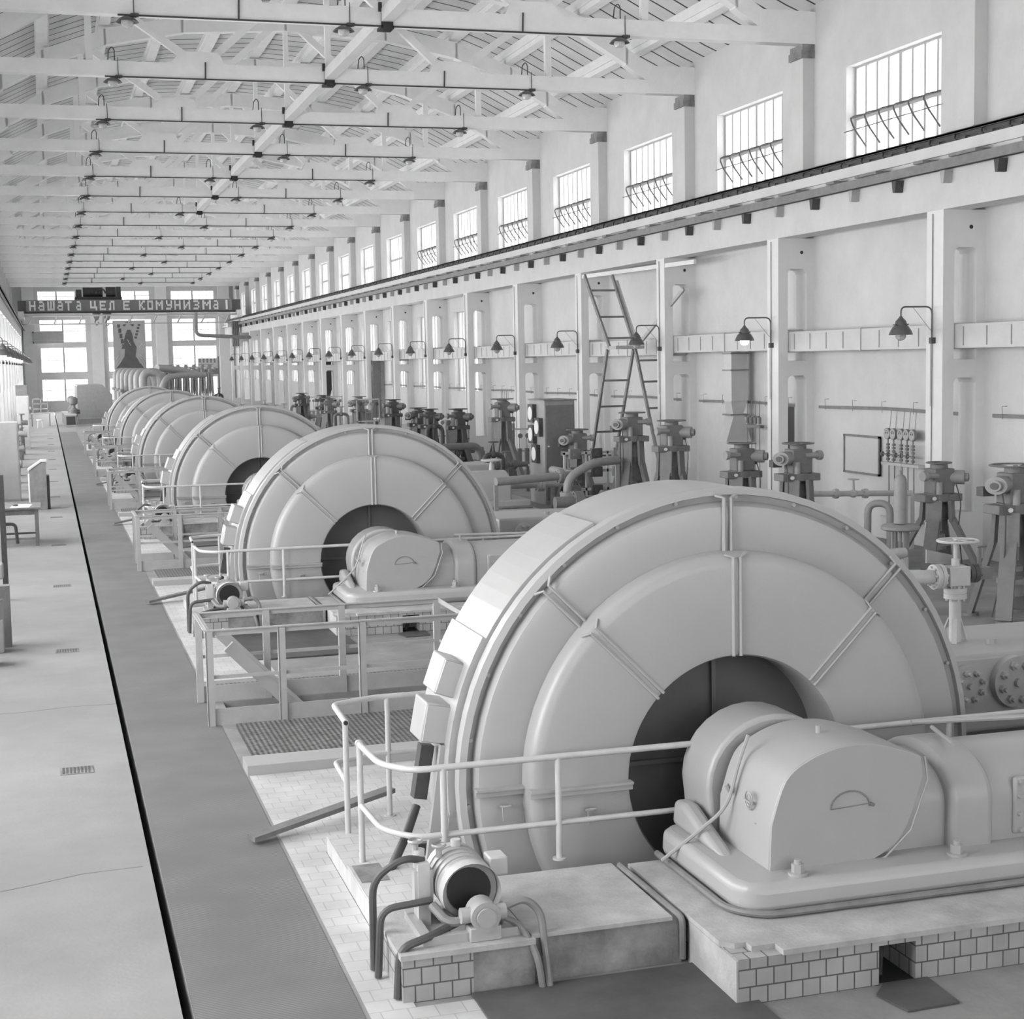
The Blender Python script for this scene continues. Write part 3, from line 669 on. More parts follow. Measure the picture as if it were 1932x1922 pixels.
# pipe rails ----------------------------------------------------------
def make_rail_front():
    r = empty('pipe_rail', (1.91, 9.3, 0)); q = lambda x, y, z: (x-1.91, y-9.3, z)
    m = MB(); m.tube([q(1.91, 10.1, .94), q(1.93, 9.52, .945), q(2.1, 9.28, .95), q(2.31, 9.27, .955), q(4.12, 9.27, .955)], .021, 10, bend=.12); m.build('top_rail', rail_m, r)
    m = MB(); m.tube([q(1.91, 10.1, .52), q(1.93, 9.52, .52), q(2.1, 9.28, .52), q(4.12, 9.27, .52)], .019, 10, bend=.12); m.build('middle_rail', rail_m, r)
    for x, y, z0 in ((1.91, 10.1, 0.1), (2.28, 9.27, 0.17), (3.04, 9.27, .28), (4.12, 9.2, .28)):
        m = MB(); m.tube([q(x, y, z0), q(x, y, .95)], .021, 10); m.cyl(q(x, y, z0), q(x, y, z0+.012), .045, 12); m.build('post', rail_m, r)
    m = MB(); m.cyl(q(1.91, 10.135, .94), q(1.91, 10.1, .94), .026, 12); m.build('end_collar', rail_m, r)
    m = MB(); m.tube([q(4.12, 9.2, .955), q(4.45, 9.15, 1.0)], .018, 8); m.tube([q(4.9, 9.27, .955), q(8.6, 9.27, .955)], .021, 10); m.build('right_rail', rail_m, r)
    for x in (5.9, 7.4):
        m = MB(); m.tube([q(x, 9.27, .28), q(x, 9.27, .95)], .02, 8); m.build('post', rail_m, r)
    return r
def make_rail_back():
    r = empty('pipe_rail', (1.95, 10.9, 0)); q = lambda x, y, z: (x-1.95, y-10.9, z)
    m = MB(); m.tube([q(1.94, 10.75, .94), q(1.96, 11.36, .94), q(2.3, 11.5, .94), q(7.2, 11.5, .94)], .022, 10, bend=.06); m.build('top_rail', rail_m, r)
    m = MB(); m.cyl(q(1.94, 10.748, .94), q(1.94, 10.742, .94), .016, 12); m.build('pipe_mouth_shade', black_m, r)  # black disc paints the dark inside the open pipe end
    m = MB(); m.tube([q(1.94, 10.78, .50), q(1.96, 11.36, .50), q(2.3, 11.5, .50), q(7.2, 11.5, .50)], .02, 10, bend=.06); m.build('middle_rail', rail_m, r)
    for x, y in ((1.94, 10.78), (2.40, 11.5), (4.0, 11.5), (5.6, 11.5), (7.2, 11.5)):
        m = MB(); m.tube([q(x, y, .0), q(x, y, .94)], .021, 10); m.cyl(q(x, y, 0), q(x, y, .012), .045, 12); m.build('post', rail_m, r)
    return r
ra, rb = make_rail_front(), make_rail_back()
for k in range(NM):
    o = ra if k == 0 else copy_tree(ra); o.location = (1.91, 9.3+PER*k, 0)
    tag(o, 'pale pipe handrail running in front of the flywheel cover of the %s compressor' % where[k], 'handrail', 'front pipe rails')
    o = rb if k == 0 else copy_tree(rb); o.location = (1.95, 10.9+PER*k, 0)
    tag(o, 'pale pipe handrail running behind the flywheel cover of the %s compressor' % where[k], 'handrail', 'rear pipe rails')

# stair wells with angle iron guards -----------------------------------
def make_guard():
    r = empty('stair_guard', (1.38, 15.03, 0)); A = lambda x, y, z: (x-1.38, y-15.03, z)
    def ang(mb, a, b, s=.055, up=(0,0,1)): mb.bar(a, b, s, s, up)
    for y in (15.03, 16.15):
        m = MB(); m.bar(A(1.38, y, .915), A(3.96, y, .915), .012, .06); m.bar(A(1.38, y, .94), A(3.96, y, .94), .05, .012); m.build('top_rail', fence_m, r)
        m = MB(); m.bar(A(1.38, y, .48), A(3.96, y, .48), .012, .035); m.build('middle_rail', fence_m, r)
        m = MB(); m.bar(A(1.38, y, .085), A(3.96, y, .085), .012, .17); m.build('toe_board', fence_m, r)
        for x in (1.40, 2.10, 2.90, 3.94):
            m = MB(); m.box(x-.035-1.38, y-.03-15.03, 0, x+.035-1.38, y-.018-15.03, .93); m.box(x-.035-1.38, y-.03-15.03, 0, x-.023-1.38, y+.03-15.03, .93); m.build('post', fence_m, r)
    m = MB(); m.bar(A(1.38, 15.03, .92), A(1.38, 16.15, .92), .012, .06); m.bar(A(1.38, 15.03, .94), A(1.38, 16.15, .94), .06, .012); m.build('end_rail', fence_m, r)
    m = MB(); m.bar(A(3.96, 15.03, .92), A(3.96, 16.15, .92), .012, .05); m.bar(A(3.96, 15.03, .48), A(3.96, 16.15, .48), .012, .03); m.build('end_rail', fence_m, r)
    return r
def make_stair():
    r = empty('basement_stair', (3.9, 15.6, 0)); 
    for y in (-.42, .42):
        m = MB(); m.bar((-2.3, y, .75), (-.2, y, -1.45), .05, .12); m.build('stringer', mach_m, r)
        m = MB(); m.bar((-2.2, y, .62), (-.8, y, -.85), .03, .03); m.build('stair_rail', fence_m, r)
    for i in range(7):
        m = MB(); z = -.1-.2*i; x = -2.3+(.75-z)*.955; m.box(x, -.40, z-.02, x+.2, .40, z); m.build('tread', steel_m, r)
    return r
g, st = make_guard(), make_stair()
for k in range(NM-1):
    o = g if k == 0 else copy_tree(g); o.location = (1.38, 15.03+PER*k, 0)
    tag(o, 'grey angle iron guard rail around the stair well behind the %s compressor' % where[k], 'guard rail', 'stair well guards')
    o = st if k == 0 else copy_tree(st); o.location = (3.9, 15.6+PER*k, 0)
    tag(o, 'steel stair going down in the well behind the %s compressor' % where[k], 'stairs', 'basement stairs')
# planks reaching from the aisle over the tiled floor
def plank(k):
    a = Vector((1.29, 11.15, .03)); b = Vector((2.44, 11.62, .16)); d = (b-a).normalized(); e = Vector((-d.y, d.x, 0))*.055
    m = MB(); q = [a-e, b-e, b+e, a+e]; m.add([tuple(p) for p in q]+[(p.x, p.y, p.z+.035) for p in q], [(0,3,2,1), (4,5,6,7), (0,1,5,4), (1,2,6,5), (2,3,7,6), (3,0,4,7)])
    o = m.build('wooden_plank', wood_m, loc=(0, PER*k, 0))
    tag(o, 'grey plank lying from the runner up to the rim of the %s compressor' % where[k], 'plank', 'planks beside the compressors')
for k in range(4): plank(k)
# the floor drains beside the slot
for k in range(13):
    r = empty('floor_drain', (.11, 13.78+5.98*k, 0), label='small grating set in the pale floor left of the slot, %s from the camera end' % ORD[k], cat='floor drain', group='floor drains')
    m = MB(); m.box(-.14, -.12, .001, .14, .12, .006); m.build('frame', stain_m, r)
    m = MB()
    for i in range(8): m.box(-.12+i*.031, -.1, .006, -.105+i*.031, .1, .010)
    m.build('grate', plate_m, r)

# ================================================================== LAMPS
def make_wall_lamp(s, lit):
    r = empty('wall_lamp', (0, 0, 0)); w = -s                    # arm reaches into the hall
    m = MB(); m.tube([(0, 0, .02), (0, 0, .55), (w*.58, 0, .55), (w*.58, 0, .36)], .014, 8, bend=.12); m.build('arm', lampshade_m, r)
    m = MB(); m.tube([(w*.36, 0, .545), (w*.02, 0, .16)], .004, 5); m.build('stay', steel_m, r)
    m = MB(); m.box(-.03, -.04, -.06, .05, .04, .04); m.build('junction_box', steel_d, r)
    m = MB(); m.lathe([(.016, .40), (.03, .38), (.05, .355), (.085, .32), (.1, .27), (.1, .25), (.115, .235), (.13, .225), (.165, .17), (.19, .115), (.197, .09), (.185, .09), (.15, .16), (.1, .22), (.09, .24)], (w*.58, 0, 0), 'z', 24)
    for i in range(4): a = PI/2*i+.4; m.cyl((w*.58+.10*math.cos(a), .10*math.sin(a), .25), (w*.58+.15*math.cos(a), .15*math.sin(a), .262), .012, 6)
    m.build('lamp_shade', lampshade_m, r)
    m = MB(); m.lathe([(.085, .2), (.09, .10), (.085, .05), (.06, .015), (.02, .0), (.001, -.002)], (w*.58, 0, 0), 'z', 16); m.build('lamp_globe', lit_m if lit else bulb_m, r)
    m = MB()
    for i in range(3):
        a = PI*i/3; m.tube([(w*.58+.093*math.cos(a)*math.cos(t), .093*math.sin(a)*math.cos(t), .09-.095*math.sin(t)) for t in [PI*j/8 for j in range(9)]], .003, 4)
    m.tube([(w*.58+.09*math.cos(t), .09*math.sin(t), .07) for t in [2*PI*j/12 for j in range(12)]], .003, 4, closed=True); m.build('wire_guard', steel_m, r)
    m = MB(); m.tube([(-.0, .03, -.05), (.0, .03, -1.1)], .006, 5); m.build('cable', steel_m, r)
    return r
ld = make_wall_lamp(-1, False); la = make_wall_lamp(1, False); lb = make_wall_lamp(1, True); lc = make_wall_lamp(-1, True)
n1 = 0
for k in range(0, 17):
    src = lb if k == 1 else la; first = (k == 1) or n1 == 0
    o = src if first else copy_tree(src)
    if src is la: n1 += 1
    o.location = (14.15, 22.85+6*k, 3.68)
    tag(o, ('dark bracket lamp on the right wall with its bulb shining white' if k == 1 else 'dark bracket lamp with unlit globe on the %s right hand column in view' % ORD[k]), 'wall lamp', 'right wall lamps')
for k in range(0, 14):
    o = (lc if k == 0 else copy_tree(lc)) if k < 6 else (ld if k == 6 else copy_tree(ld)); o.location = (-1.56, 40.85+6*k, 3.72)
    tag(o, ('lit' if k < 6 else 'unlit')+' bracket lamp on the left wall, %s from the camera end' % ORD[k], 'wall lamp', 'left wall lamps')
def make_ceiling_lamp():
    r = empty('ceiling_lamp', (0, 0, 9.58))
    m = MB(); m.tube([(.06, 0, 0), (.06, 0, .42)], .008, 5); m.box(-.1, -.03, -.015, .1, .03, .02); m.box(.0, -.05, .0, .14, .05, .05); m.build('hanger_plate', steel_d, r)
    m = MB(); m.tube([(-.14, .1, .38), (-.12, .1, .58), (-.05, .1, .66), (.0, .1, .60), (.0, .1, .38)], .012, 5, bend=.04); m.build('hook', steel_d, r)
    m = MB(); m.lathe([(.03, .0), (.08, -.01), (.15, -.05), (.2, -.1), (.19, -.1), (.12, -.05)], (-.06, 0, 0), 'z', 18); m.build('lamp_shade', lampshade_m, r)
    m = MB(); m.lathe([(.1, -.06), (.11, -.12), (.08, -.18), (.001, -.2)], (-.06, 0, 0), 'z', 14); m.build('lamp_globe', bulb_m, r)
    return r
cla = make_ceiling_lamp(); pos = {'left': 1.72, 'middle': 5.2, 'right': 10.9}
cnt = 0
for i, y in enumerate(TY):
    j = i
    if j > 15: continue
    for nme, x in pos.items():
        if nme == 'middle': x = 5.55 if j % 2 == 0 else 7.1
        o = cla if cnt == 0 else copy_tree(cla); cnt += 1
        o.location = (x, y-.14, 9.58)
        tag(o, '%s ceiling lamp under the roof truss %s from the top of the photo' % (nme, ORD[j]), 'ceiling lamp', 'ceiling lamps')
    r = empty('lamp_conduit', (1.5, y-.15, 9.60), label='thin dark conduit along the lower edge of the %s roof truss from the top' % ORD[j], cat='conduit', group='lamp conduits')
    m = MB(); m.tube([(.0, 0, 0), (9.5, 0, 0)], .017, 6); m.build('tube', steel_d, r)
    for x in (2.1, 7.4):
        m = MB(); m.tube([(x, 0, 0), (x+.01, -.005, .36)], .017, 5); m.build('clip', steel_d, r)

# ================================================================== RIGHT WALL FITTINGS
def duct(y0, y1, n_ribs, lab, z0=3.54, z1=3.93, x0=14.43, x1=14.81):
    r = empty('air_duct', (x0, y0, z0), label=lab, cat='air duct', group='wall duct sections')
    m = MB(); m.box(0, 0, 0, x1-x0, y1-y0, z1-z0); m.build('sheet_body', duct_m, r)
    m = MB(); L = y1-y0
    for i in range(n_ribs):
        y = L*(i+.5)/n_ribs; m.box(-.006, y-.012, .04, .0, y+.012, z1-z0-.04)
    m.build('stiffener', steel_m, r)
    m = MB()
    for y in (.05, L*.5, L-.05): m = MB(); m.box(-.02, y-.015, -.02, x1-x0+.01, y+.015, z1-z0+.02); m.build('joint_flange', duct_m, r)
    m = MB(); m.box(-.004, 0, -.012, x1-x0, L, 0); m.build('under_seam', steel_m, r)
for k in range(-1, 15):
    zz = (0, .03, -.02, .02, 0)[k % 5]
    duct(22.72+6*k, 28.68+6*k, 9, 'pale sheet metal air duct through the column slots, %s section from the camera end' % ORD[k+1], 3.54+zz, 3.93+zz)
# dropping branches of the duct
def duct_drop(y, x, w, z1, zb, lab, sp=1.7, mat=duct_m):
    r = empty('duct_branch', (x, y, zb), label=lab, cat='air duct')
    h = z1-zb
    m = MB(); m.box(0, 0, h*.45, w, .4, h); m.prism([(0, h*.45), (w, h*.45), (w*.72, h*.30), (w*.12, h*.30)], 'y', .02, .38)
    m.prism([(w*.12, h*.30), (w*.72, h*.30), (w*1.2, 0), (-w*.35, 0)], 'y', -.02, .42); m.build('sheet_body', mat, r)
    m = MB()
    for t in (.3, .8, .985): m = MB(); m.box(-.03, -.03, h*t-.015, w+.02, .43, h*t+.015); m.build('joint_flange', steel_m, r)
duct_drop(P(1380, 700, X=14.43)[1], 14.43, .39, 3.55, P(1380, 835, Y=31)[2], 'pale duct branch dropping from the wall duct, nearest of its kind')
duct_drop(P(703, 700, X=14.43)[1], 14.43, .38, 3.55, .9, 'grey duct branch hanging from the wall duct above the second flywheel', mat=valve_m)
duct_drop(P(612, 700, X=14.43)[1], 14.43, .38, 3.55, .8, 'dark duct branch far down the right wall near the third flywheel', mat=valve_d)
# cable tray on hooks
for k in range(-1, 8):
    r = empty('cable_run', (14.9, 22.3+6*k, 2.42), label='grey bundle of cables on hooks along the right wall, %s bay from the camera' % ORD[k+1], cat='cable', group='wall cable bundles')
    a, b = (.8, 5.9); m = MB()
    for i in range(4): m.tube([(.0, a, .012*i-.02), (.02, (a+b)/2, .03+.012*i-.02), (.0, b, .012*i-.02)], .013, 5)
    m.build('cables', steel_m, r)
    m = MB()
    for i in range(5): y = a+.4+i*1.1; m.tube([(-.02, y, -.05), (-.03, y, .16), (.06, y, .16)], .006, 4)
    m.build('hooks', steel_m, r)
# notice board
r = empty('notice_board', (14.95, 25.9, 1.165), label='empty grey notice board with dark frame on the right wall', cat='notice board')
m = MB(); m.box(0, 0, 0, .02, 1.36, .75); m.build('sheet', board_m, r)
m = MB()
for (a, b, c, d) in ((0,0,1.36,.04), (0,.71,1.36,.75), (0,0,.04,.75), (1.32,0,1.36,.75)): m.box(-.02, a, b, .025, c, d)
m.build('frame', steel_m, r)
# gauge row beside the first column
for i in range(5):
    y = 25.38-.2*i-(.06 if i > 1 else 0)
    r = empty('pressure_gauge', (14.82, y, 2.0), label='round pressure gauge with valve beneath, %s from the notice board' % ORD[i], cat='gauge', group='gauges beside the notice board')
    m = MB(); m.cyl((.02, 0, 0), (-.03, 0, 0), .105, 24); m.build('gauge_case', steel_m, r)
    m = MB(); m.cyl((-.03, 0, 0), (-.034, 0, 0), .092, 24); m.build('dial', mach_l, r)
    m = MB(); m.box(-.04, -.05, .0, -.034, -.035, .035); m.box(-.04, .01, .0, -.034, .03, .035); m.box(-.04, -.02, .045, -.034, .02, .055); m.build('dial_marks', steel_d, r)
    m = MB(); m.tube([(0, 0, -.1), (0, 0, -.52)], .012, 6)
    for z in (-.2, -.26, -.32, -.4, -.47): m.cyl((0, 0, z-.02), (0, 0, z+.02), .036, 8)
    m.cyl((0, 0, -.38), (-.05, .1, -.38), .014, 6); m.cyl((-.05, .1, -.38), (-.055, .115, -.38), .05, 12); m.build('gauge_valve', steel_m, r)
    m = MB(); m.tube([(.02, .0, -.55), (.03, .0, -1.75)], .012, 5); m.tube([(.05, .02, .1), (.08, .02, .42)], .006, 5); m.build('pipe', steel_m, r)
m = MB(); m.box(14.8, 24.3, 1.42, 14.98, 25.6, 1.47); m.box(14.85, 24.3, .42, 14.9, 25.7, .46)
tag(m.build('pipe_shelf', pipe_w), 'narrow pale shelf under the row of pressure gauges', 'shelf')
# second gauge rows
def gauge_cluster(x, y, z, n_, lab):
    r = empty('valve_manifold', (x, y, z), label=lab, cat='manifold')
    m = MB(); m.box(-.05, 0, -.03, .06, .2*n_, .03); m.build('shelf', steel_m, r)
    for i in range(n_):
        m = MB(); yy = .1+.2*i; m.tube([(0, yy, -z), (0, yy, .55)], .009, 5); m.cyl((0, yy, .06), (0, yy, .2), .035, 8); m.cyl((-.05, yy, .2), (-.05, yy, .23), .05, 10); m.build('small_valve', valve_m, r)
gauge_cluster(14.6, 30.2, 1.95, 4, 'four small grey valves on a shelf left of the duct branch')
gauge_cluster(14.4, 48.4, 1.9, 5, 'row of small valves with thin pipes near the sixth right column')
# tall access ladder at the wall
r = empty('access_ladder', (13.3, 36.0, 0), label='tall grey steel ladder with a landing leaning at the right wall', cat='ladder')
def L(px, py, X): p = P(px, py, X=X); return (p[0]-13.3, p[1]-36.0, p[2])
for a, b, X in (((1103, 520), (1150, 655), 13.3), ((1155, 520), (1193, 640), 14.0), ((1146, 660), (1113, 885), 13.3), ((1195, 660), (1163, 850), 14.0), ((1198, 655), (1245, 880), 14.0)):
    m = MB(); m.bar(L(*a, X), L(*b, X), .05, .10); m.build('stringer', steel_m, r)
for a, b in (((1111, 548), (1157, 546)), ((1129, 598), (1176, 595)), ((1145, 638), (1192, 632))):
    p = L(*a, 13.3); m = MB(); m.bar(p, (.7, p[1], p[2]), .05, .05); m.build('rung', steel_m, r)
for a in ((1138, 718), (1130, 767), (1121, 815), (1115, 860)):
    p = L(*a, 13.3); m = MB(); m.bar(p, (.7, p[1], p[2]), .05, .05); m.build('rung', steel_m, r)
for a in ((1205, 680), (1213, 720), (1222, 770)):
    p = L(*a, 14.0); m = MB(); m.bar(p, (p[0]+.5, p[1], p[2]), .05, .05); m.build('rung', steel_m, r)
m = MB(); p = L(1150, 655, 13.3); m.box(-.02, p[1]-.5, p[2]-.05, .72, p[1]+.25, p[2]+.03); m.build('landing', fence_m, r)
m = MB(); m.bar(L(1290, 545, 14.5), L(1203, 652, 14.0), .06, .08); m.build('brace', fence_m, r)
m = MB(); m.bar(L(1164, 530, 14.1), L(1205, 655, 14.1), .05, .06); m.build('brace', col_m, r)
m = MB(); m.bar(L(1100, 522, 14.05), (1.0, -3.0, 5.62), .06, .10); m.build('top_beam', col_m, r)
# gas bottle
r = empty('gas_bottle', (12.6, 21.3, .95), label='tall pale grey gas bottle standing in front of the gauge pipes', cat='gas bottle')
m = MB(); m.lathe([(.001, 0), (.1, 0), (.1, .62), (.095, .68), (.07, .73), (.03, .76), (.001, .765)], (0,0,0), 'z', 20); m.build('bottle', valve_l, r)
m = MB(); m.cyl((0, 0, .76), (0, 0, .82), .018, 8); m.tube([(0, 0, .8), (.02, 0, 1.1)], .005, 4); m.build('neck', steel_m, r)
r.location = (12.6, 21.2, 0); 
for c_ in children(r): c_.location.z += .85
m = MB(); m.lathe([(.001, .83), (.26, .83), (.3, .80), (.3, .76), (.25, .74), (.001, .74)], (0,0,0), 'z', 28); m.build('diaphragm_head', valve_l, r)
m = MB()
for a in (0, PI/2, PI, 3*PI/2): m.box(.13*math.cos(a)-.02, .13*math.sin(a)-.02, 0, .13*math.cos(a)+.02, .13*math.sin(a)+.02, .76)
m.cyl((0, 0, .3), (0, 0, .75), .03, 8); m.build('yoke', valve_l, r)

# ================================================================== MOTOR DRIVEN VALVES
def make_actuator(H=2.0, wheel=.2, motor_side=1, legs=4, spread=.42, pal=(valve_m, valve_l, valve_d)):
    """tripod stand, gear box with motor, handwheel on top; H is the height of the handwheel"""
    r = empty('motor_valve', (0, 0, 0)); zt = H-.62; A, B, C_ = pal
    m = MB(); m.cyl((0, 0, zt), (0, 0, zt+.13), .17, 16); m.box(-.27, -.15, zt, .27, .13, zt+.12); m.build('head_plate', A, r, bevel=.01)
    for i in range(legs):
        a = PI/4+2*PI*i/legs; e = Vector((math.cos(a), math.sin(a), 0)); m = MB()
        m.bar(e*.17+Vector((0,0,zt+.02)), e*.19+Vector((0,0,zt*.70)), .20, .04, tuple(e)); m.bar(e*.19+Vector((0,0,zt*.74)), e*spread+Vector((0,0,.04)), .16, .06, tuple(e)); m.cyl(e*spread, e*spread+Vector((0,0,.04)), .09, 10); m.build('leg', A, r)
    m = MB(); m.cyl((0, 0, .25), (0, 0, zt), .035, 10); m.cyl((0, 0, zt*.45), (0, 0, zt*.5), .1, 14); m.cyl((0, 0, zt*.55), (0, 0, zt*.8), .06, 12); m.cyl((0, 0, .3), (0, 0, zt*.33), .12, 16); m.cyl((0, 0, zt*.33), (0, 0, zt*.38), .16, 16); m.build('spindle', B, r)
    m = MB(); m.box(-.12, -.13, zt+.12, .17, .13, H-.09); m.cyl((.02, 0, H-.1), (.02, 0, H-.03), .11, 14); m.build('gear_box', A, r, bevel=.02)
    s = motor_side
    m = MB(); m.cyl((s*.14, -.02, H-.24), (s*.30, -.14, H-.24), .115, 20); m.cyl((s*.30, -.14, H-.24), (s*.34, -.17, H-.24), .07, 16); mo = m.build('motor', B, r)
    m = MB(); m.cyl((s*.34, -.17, H-.24), (s*.345, -.173, H-.24), .045, 14); m.build('fan_hub', C_, mo)
    m = MB(); m.cyl((-s*.07, -.10, H-.2), (-s*.24, -.12, H-.2), .05, 12); m.cyl((-s*.24, -.12, H-.2), (-s*.29, -.12, H-.2), .08, 14); m.build('limit_switch', B, r)
    m = MB(); m.cyl((-.06, -.14, zt+.12), (-.06, -.14, H-.3), .04, 10); m.build('oil_tube', B, r)
    m = MB(); m.box(s*.14-.03, .08, H-.4, s*.30, .2, H-.28); m.build('terminal_box', C_, r)
    m = MB(); m.tube([(.02+wheel*math.cos(t), wheel*math.sin(t), H) for t in [2*PI*j/24 for j in range(24)]], .014, 6, closed=True)
    for j in range(4): a = PI/2*j+.5; m.tube([(.02, 0, H-.03), (.02+wheel*math.cos(a), wheel*math.sin(a), H)], .010, 5)
    m.cyl((.02, 0, H-.05), (.02, 0, H+.0), .025, 8); m.build('hand_wheel', A, r)
    m = MB(); m.cyl((-.15, -.172, zt+.06), (-.15, -.178, zt+.06), .03, 12); m.build('round_plate', paper_m, r)
    m = MB(); m.tube([(s*.2, -.1, H-.34), (s*.22, -.2, zt), (s*.2, -.16, zt*.6), (s*.3, -.1, .05)], .008, 5, bend=.2); m.build('cable', C_, r)
    return r
protos = {}
def place_actuator(x, y, H, side, wheel, lab, rz=0, spread=.42, pal='m'):
    key = (round(H, 1), side, wheel, pal)
    if key in protos: o = copy_tree(protos[key])
    else:
        pl = {'m': (valve_m, valve_l, valve_d), 'l': (valve_l, pipe_w, valve_m), 'd': (valve_d, valve_m, black_m)}[pal]
        o = make_actuator(round(H, 1), wheel, side, spread=spread, pal=pl); protos[key] = o
    o.location = (x, y, 0); o.rotation_euler.z = rz
    if H < 3: o.scale = (1.28, 1.28, 1)
    return tag(o, lab, 'valve', 'motor driven valves on stands')
place_actuator(13.75, 22.0, 1.7, 1, .15, 'motor driven valve on grey stand below the pressure gauges', spread=.5, pal='m')
place_actuator(12.0, 17.4, 2.0, -1, .25, 'motor driven valve on tall stand cut by the right edge of the photo', spread=.42, pal='m')
place_actuator(12.0, 23.5, 2.0, -1, .2, 'motor driven valve left of the notice board, below the dark doorway', pal='m')
place_actuator(12.0, 25.7, 1.9, 1, .2, 'motor driven valve in front of the grey duct branch', pal='m')
place_actuator(12.0, 29.0, 2.2, 1, .22, 'motor driven valve directly right of the ladder foot', pal='m')
place_actuator(12.0, 31.2, 2.3, -1, .22, 'tall motor driven valve standing between the ladder legs', pal='m')
place_actuator(12.0, 34.8, 1.8, -1, .2, 'motor driven valve left of the ladder beside the tall cabinet', pal='m')
place_actuator(12.0, 41.1, 2.4, 1, .24, 'large motor driven valve on wide stand left of the tall cabinet', spread=.55, pal='m')
place_actuator(12.0, 45.9, 2.0, 1, .22, 'dark motor driven valve just right of the second flywheel top, before a gauge row', pal='d')
place_actuator(12.0, 49.6, 1.9, 1, .22, 'dark motor driven valve seen above the second flywheel, right one', pal='d')
place_actuator(12.0, 51.2, 1.9, -1, .22, 'dark motor driven valve seen above the second flywheel, left one', pal='d')
place_actuator(12.0, 55.2, 2.1, 1, .22, 'dark motor driven valve by the hanging duct branch, sixth column', pal='d')
place_actuator(12.0, 61.5, 2.1, -1, .22, 'motor driven valve in front of the seventh right column', pal='m')
place_actuator(11.2, 64.0, 2.0, 1, .22, 'motor driven valve near the third flywheel, right of it', pal='m')
place_actuator(12.0, 70.0, 2.0, 1, .22, 'small distant motor driven valve by the tenth right column', pal='d')
place_actuator(12.0, 76.0, 2.0, -1, .22, 'small distant motor driven valve by the eleventh right column', pal='d')
for i, px in enumerate((309, 321, 335, 350, 365, 381, 395)):
    x = P(px, 692, Y=104)[0]
    place_actuator(x, 104, 3.5, 1, .3, 'tall valve with handwheel before the far windows, %s from the left' % ORD[i], spread=.38, pal='l')
# big handwheel valve on the rear cylinder block of the nearest compressor
def V(px, py, Y=11.3): p = P(px, py, Y=Y); return Vector((p[0]-7.22, p[1]-11.3, p[2]))
r = empty('handwheel_valve', (7.22, 11.3, 0), label='pale flanged valve with a large flat handwheel right of the nearest flywheel', cat='valve')
c0 = V(1807, 1020); R0 = .165
m = MB(); m.tube([(c0.x+R0*math.cos(t), c0.y+R0*math.sin(t), c0.z) for t in [2*PI*j/36 for j in range(36)]], .012, 8, closed=True)
for j in range(5): a = 2*PI/5*j; m.tube([(c0.x, c0.y, c0.z+.005), (c0.x+R0*math.cos(a), c0.y+R0*math.sin(a), c0.z)], .008, 5)
m.cyl((c0.x, c0.y, c0.z-.02), (c0.x, c0.y, c0.z+.02), .03, 12); m.build('hand_wheel', pipe_w, r)
b0, b1 = V(1783, 1105), V(1822, 1066)
m = MB(); m.box(b0.x, -.08, b0.z, b1.x, .08, b1.z); m.build('valve_body', pipe_w, r, bevel=.008)
cx_ = (b0.x+b1.x)/2; cz_ = (b0.z+b1.z)/2
m = MB(); m.cyl((cx_, 0, b1.z), (cx_, 0, c0.z), .018, 10); m.cyl((cx_, 0, b1.z), (cx_, 0, b1.z+.06), .035, 10); m.build('spindle', pipe_w, r)
def flange(mb, a, b, rr, n_=8):
    a = Vector(a); b = Vector(b); d = (b-a).normalized(); mid = (a+b)/2
    mb.cyl(a, mid-d*.003, rr, 24); mb.cyl(mid+d*.003, b, rr, 24); mb.cyl(mid-d*.003, mid+d*.003, rr*.93, 24)
    u = d.cross(Vector((0,0,1))) if abs(d.z) < .9 else Vector((1,0,0)); u.normalize(); w = d.cross(u)
    for i in range(n_):
        q = (u*math.cos(2*PI*i/n_+.2)+w*math.sin(2*PI*i/n_+.2))*rr*.78; mb.cyl(a+q-d*.02, b+q+d*.02, rr*.11, 6)
m = MB(); flange(m, (b0.x-.035, 0, cz_), (b0.x-.115, 0, cz_), .105); m.cyl((b0.x, 0, cz_), (b0.x-.04, 0, cz_), .055, 16); m.build('inlet_flange', pipe_w, r)
m = MB(); m.cyl((b0.x-.115, 0, cz_), (b0.x-.9, .1, cz_+.02), .062, 20); m.build('inlet_pipe', pipe_w, r)
m = MB(); flange(m, (b1.x+.01, 0, cz_+.01), (b1.x+.1, .0, cz_+.01), .08); m.build('outlet_flange', valve_d, r)
m = MB(); m.box(b1.x+.10, -.06, cz_-.04, b1.x+.22, .06, cz_+.06); m.cyl((b1.x+.13, 0, cz_+.06), (b1.x+.13, 0, cz_+.22), .02, 10); m.cyl((b1.x+.11, 0, cz_+.23), (b1.x+.2, 0, cz_+.235), .01, 6); m.build('check_valve', valve_m, r)
m = MB(); flange(m, (cx_, 0, b0.z-.02), (cx_, 0, b0.z-.11), .095); m.cyl((cx_, 0, b0.z), (cx_, 0, b0.z-.03), .06, 16); m.build('lower_flange', pipe_w, r)
m = MB(); m.cyl((cx_, 0, b0.z-.1), (cx_, 0, 1.06), .05, 18); m.build('riser', pipe_w, r)
m = MB()
for a in (.3, 2.2, 4.1): m.bar((cx_+.05*math.cos(a), .05*math.sin(a), 1.26), (cx_+.13*math.cos(a), .13*math.sin(a), 1.06), .04, .012)
m.build('foot_rib', pipe_w, r)
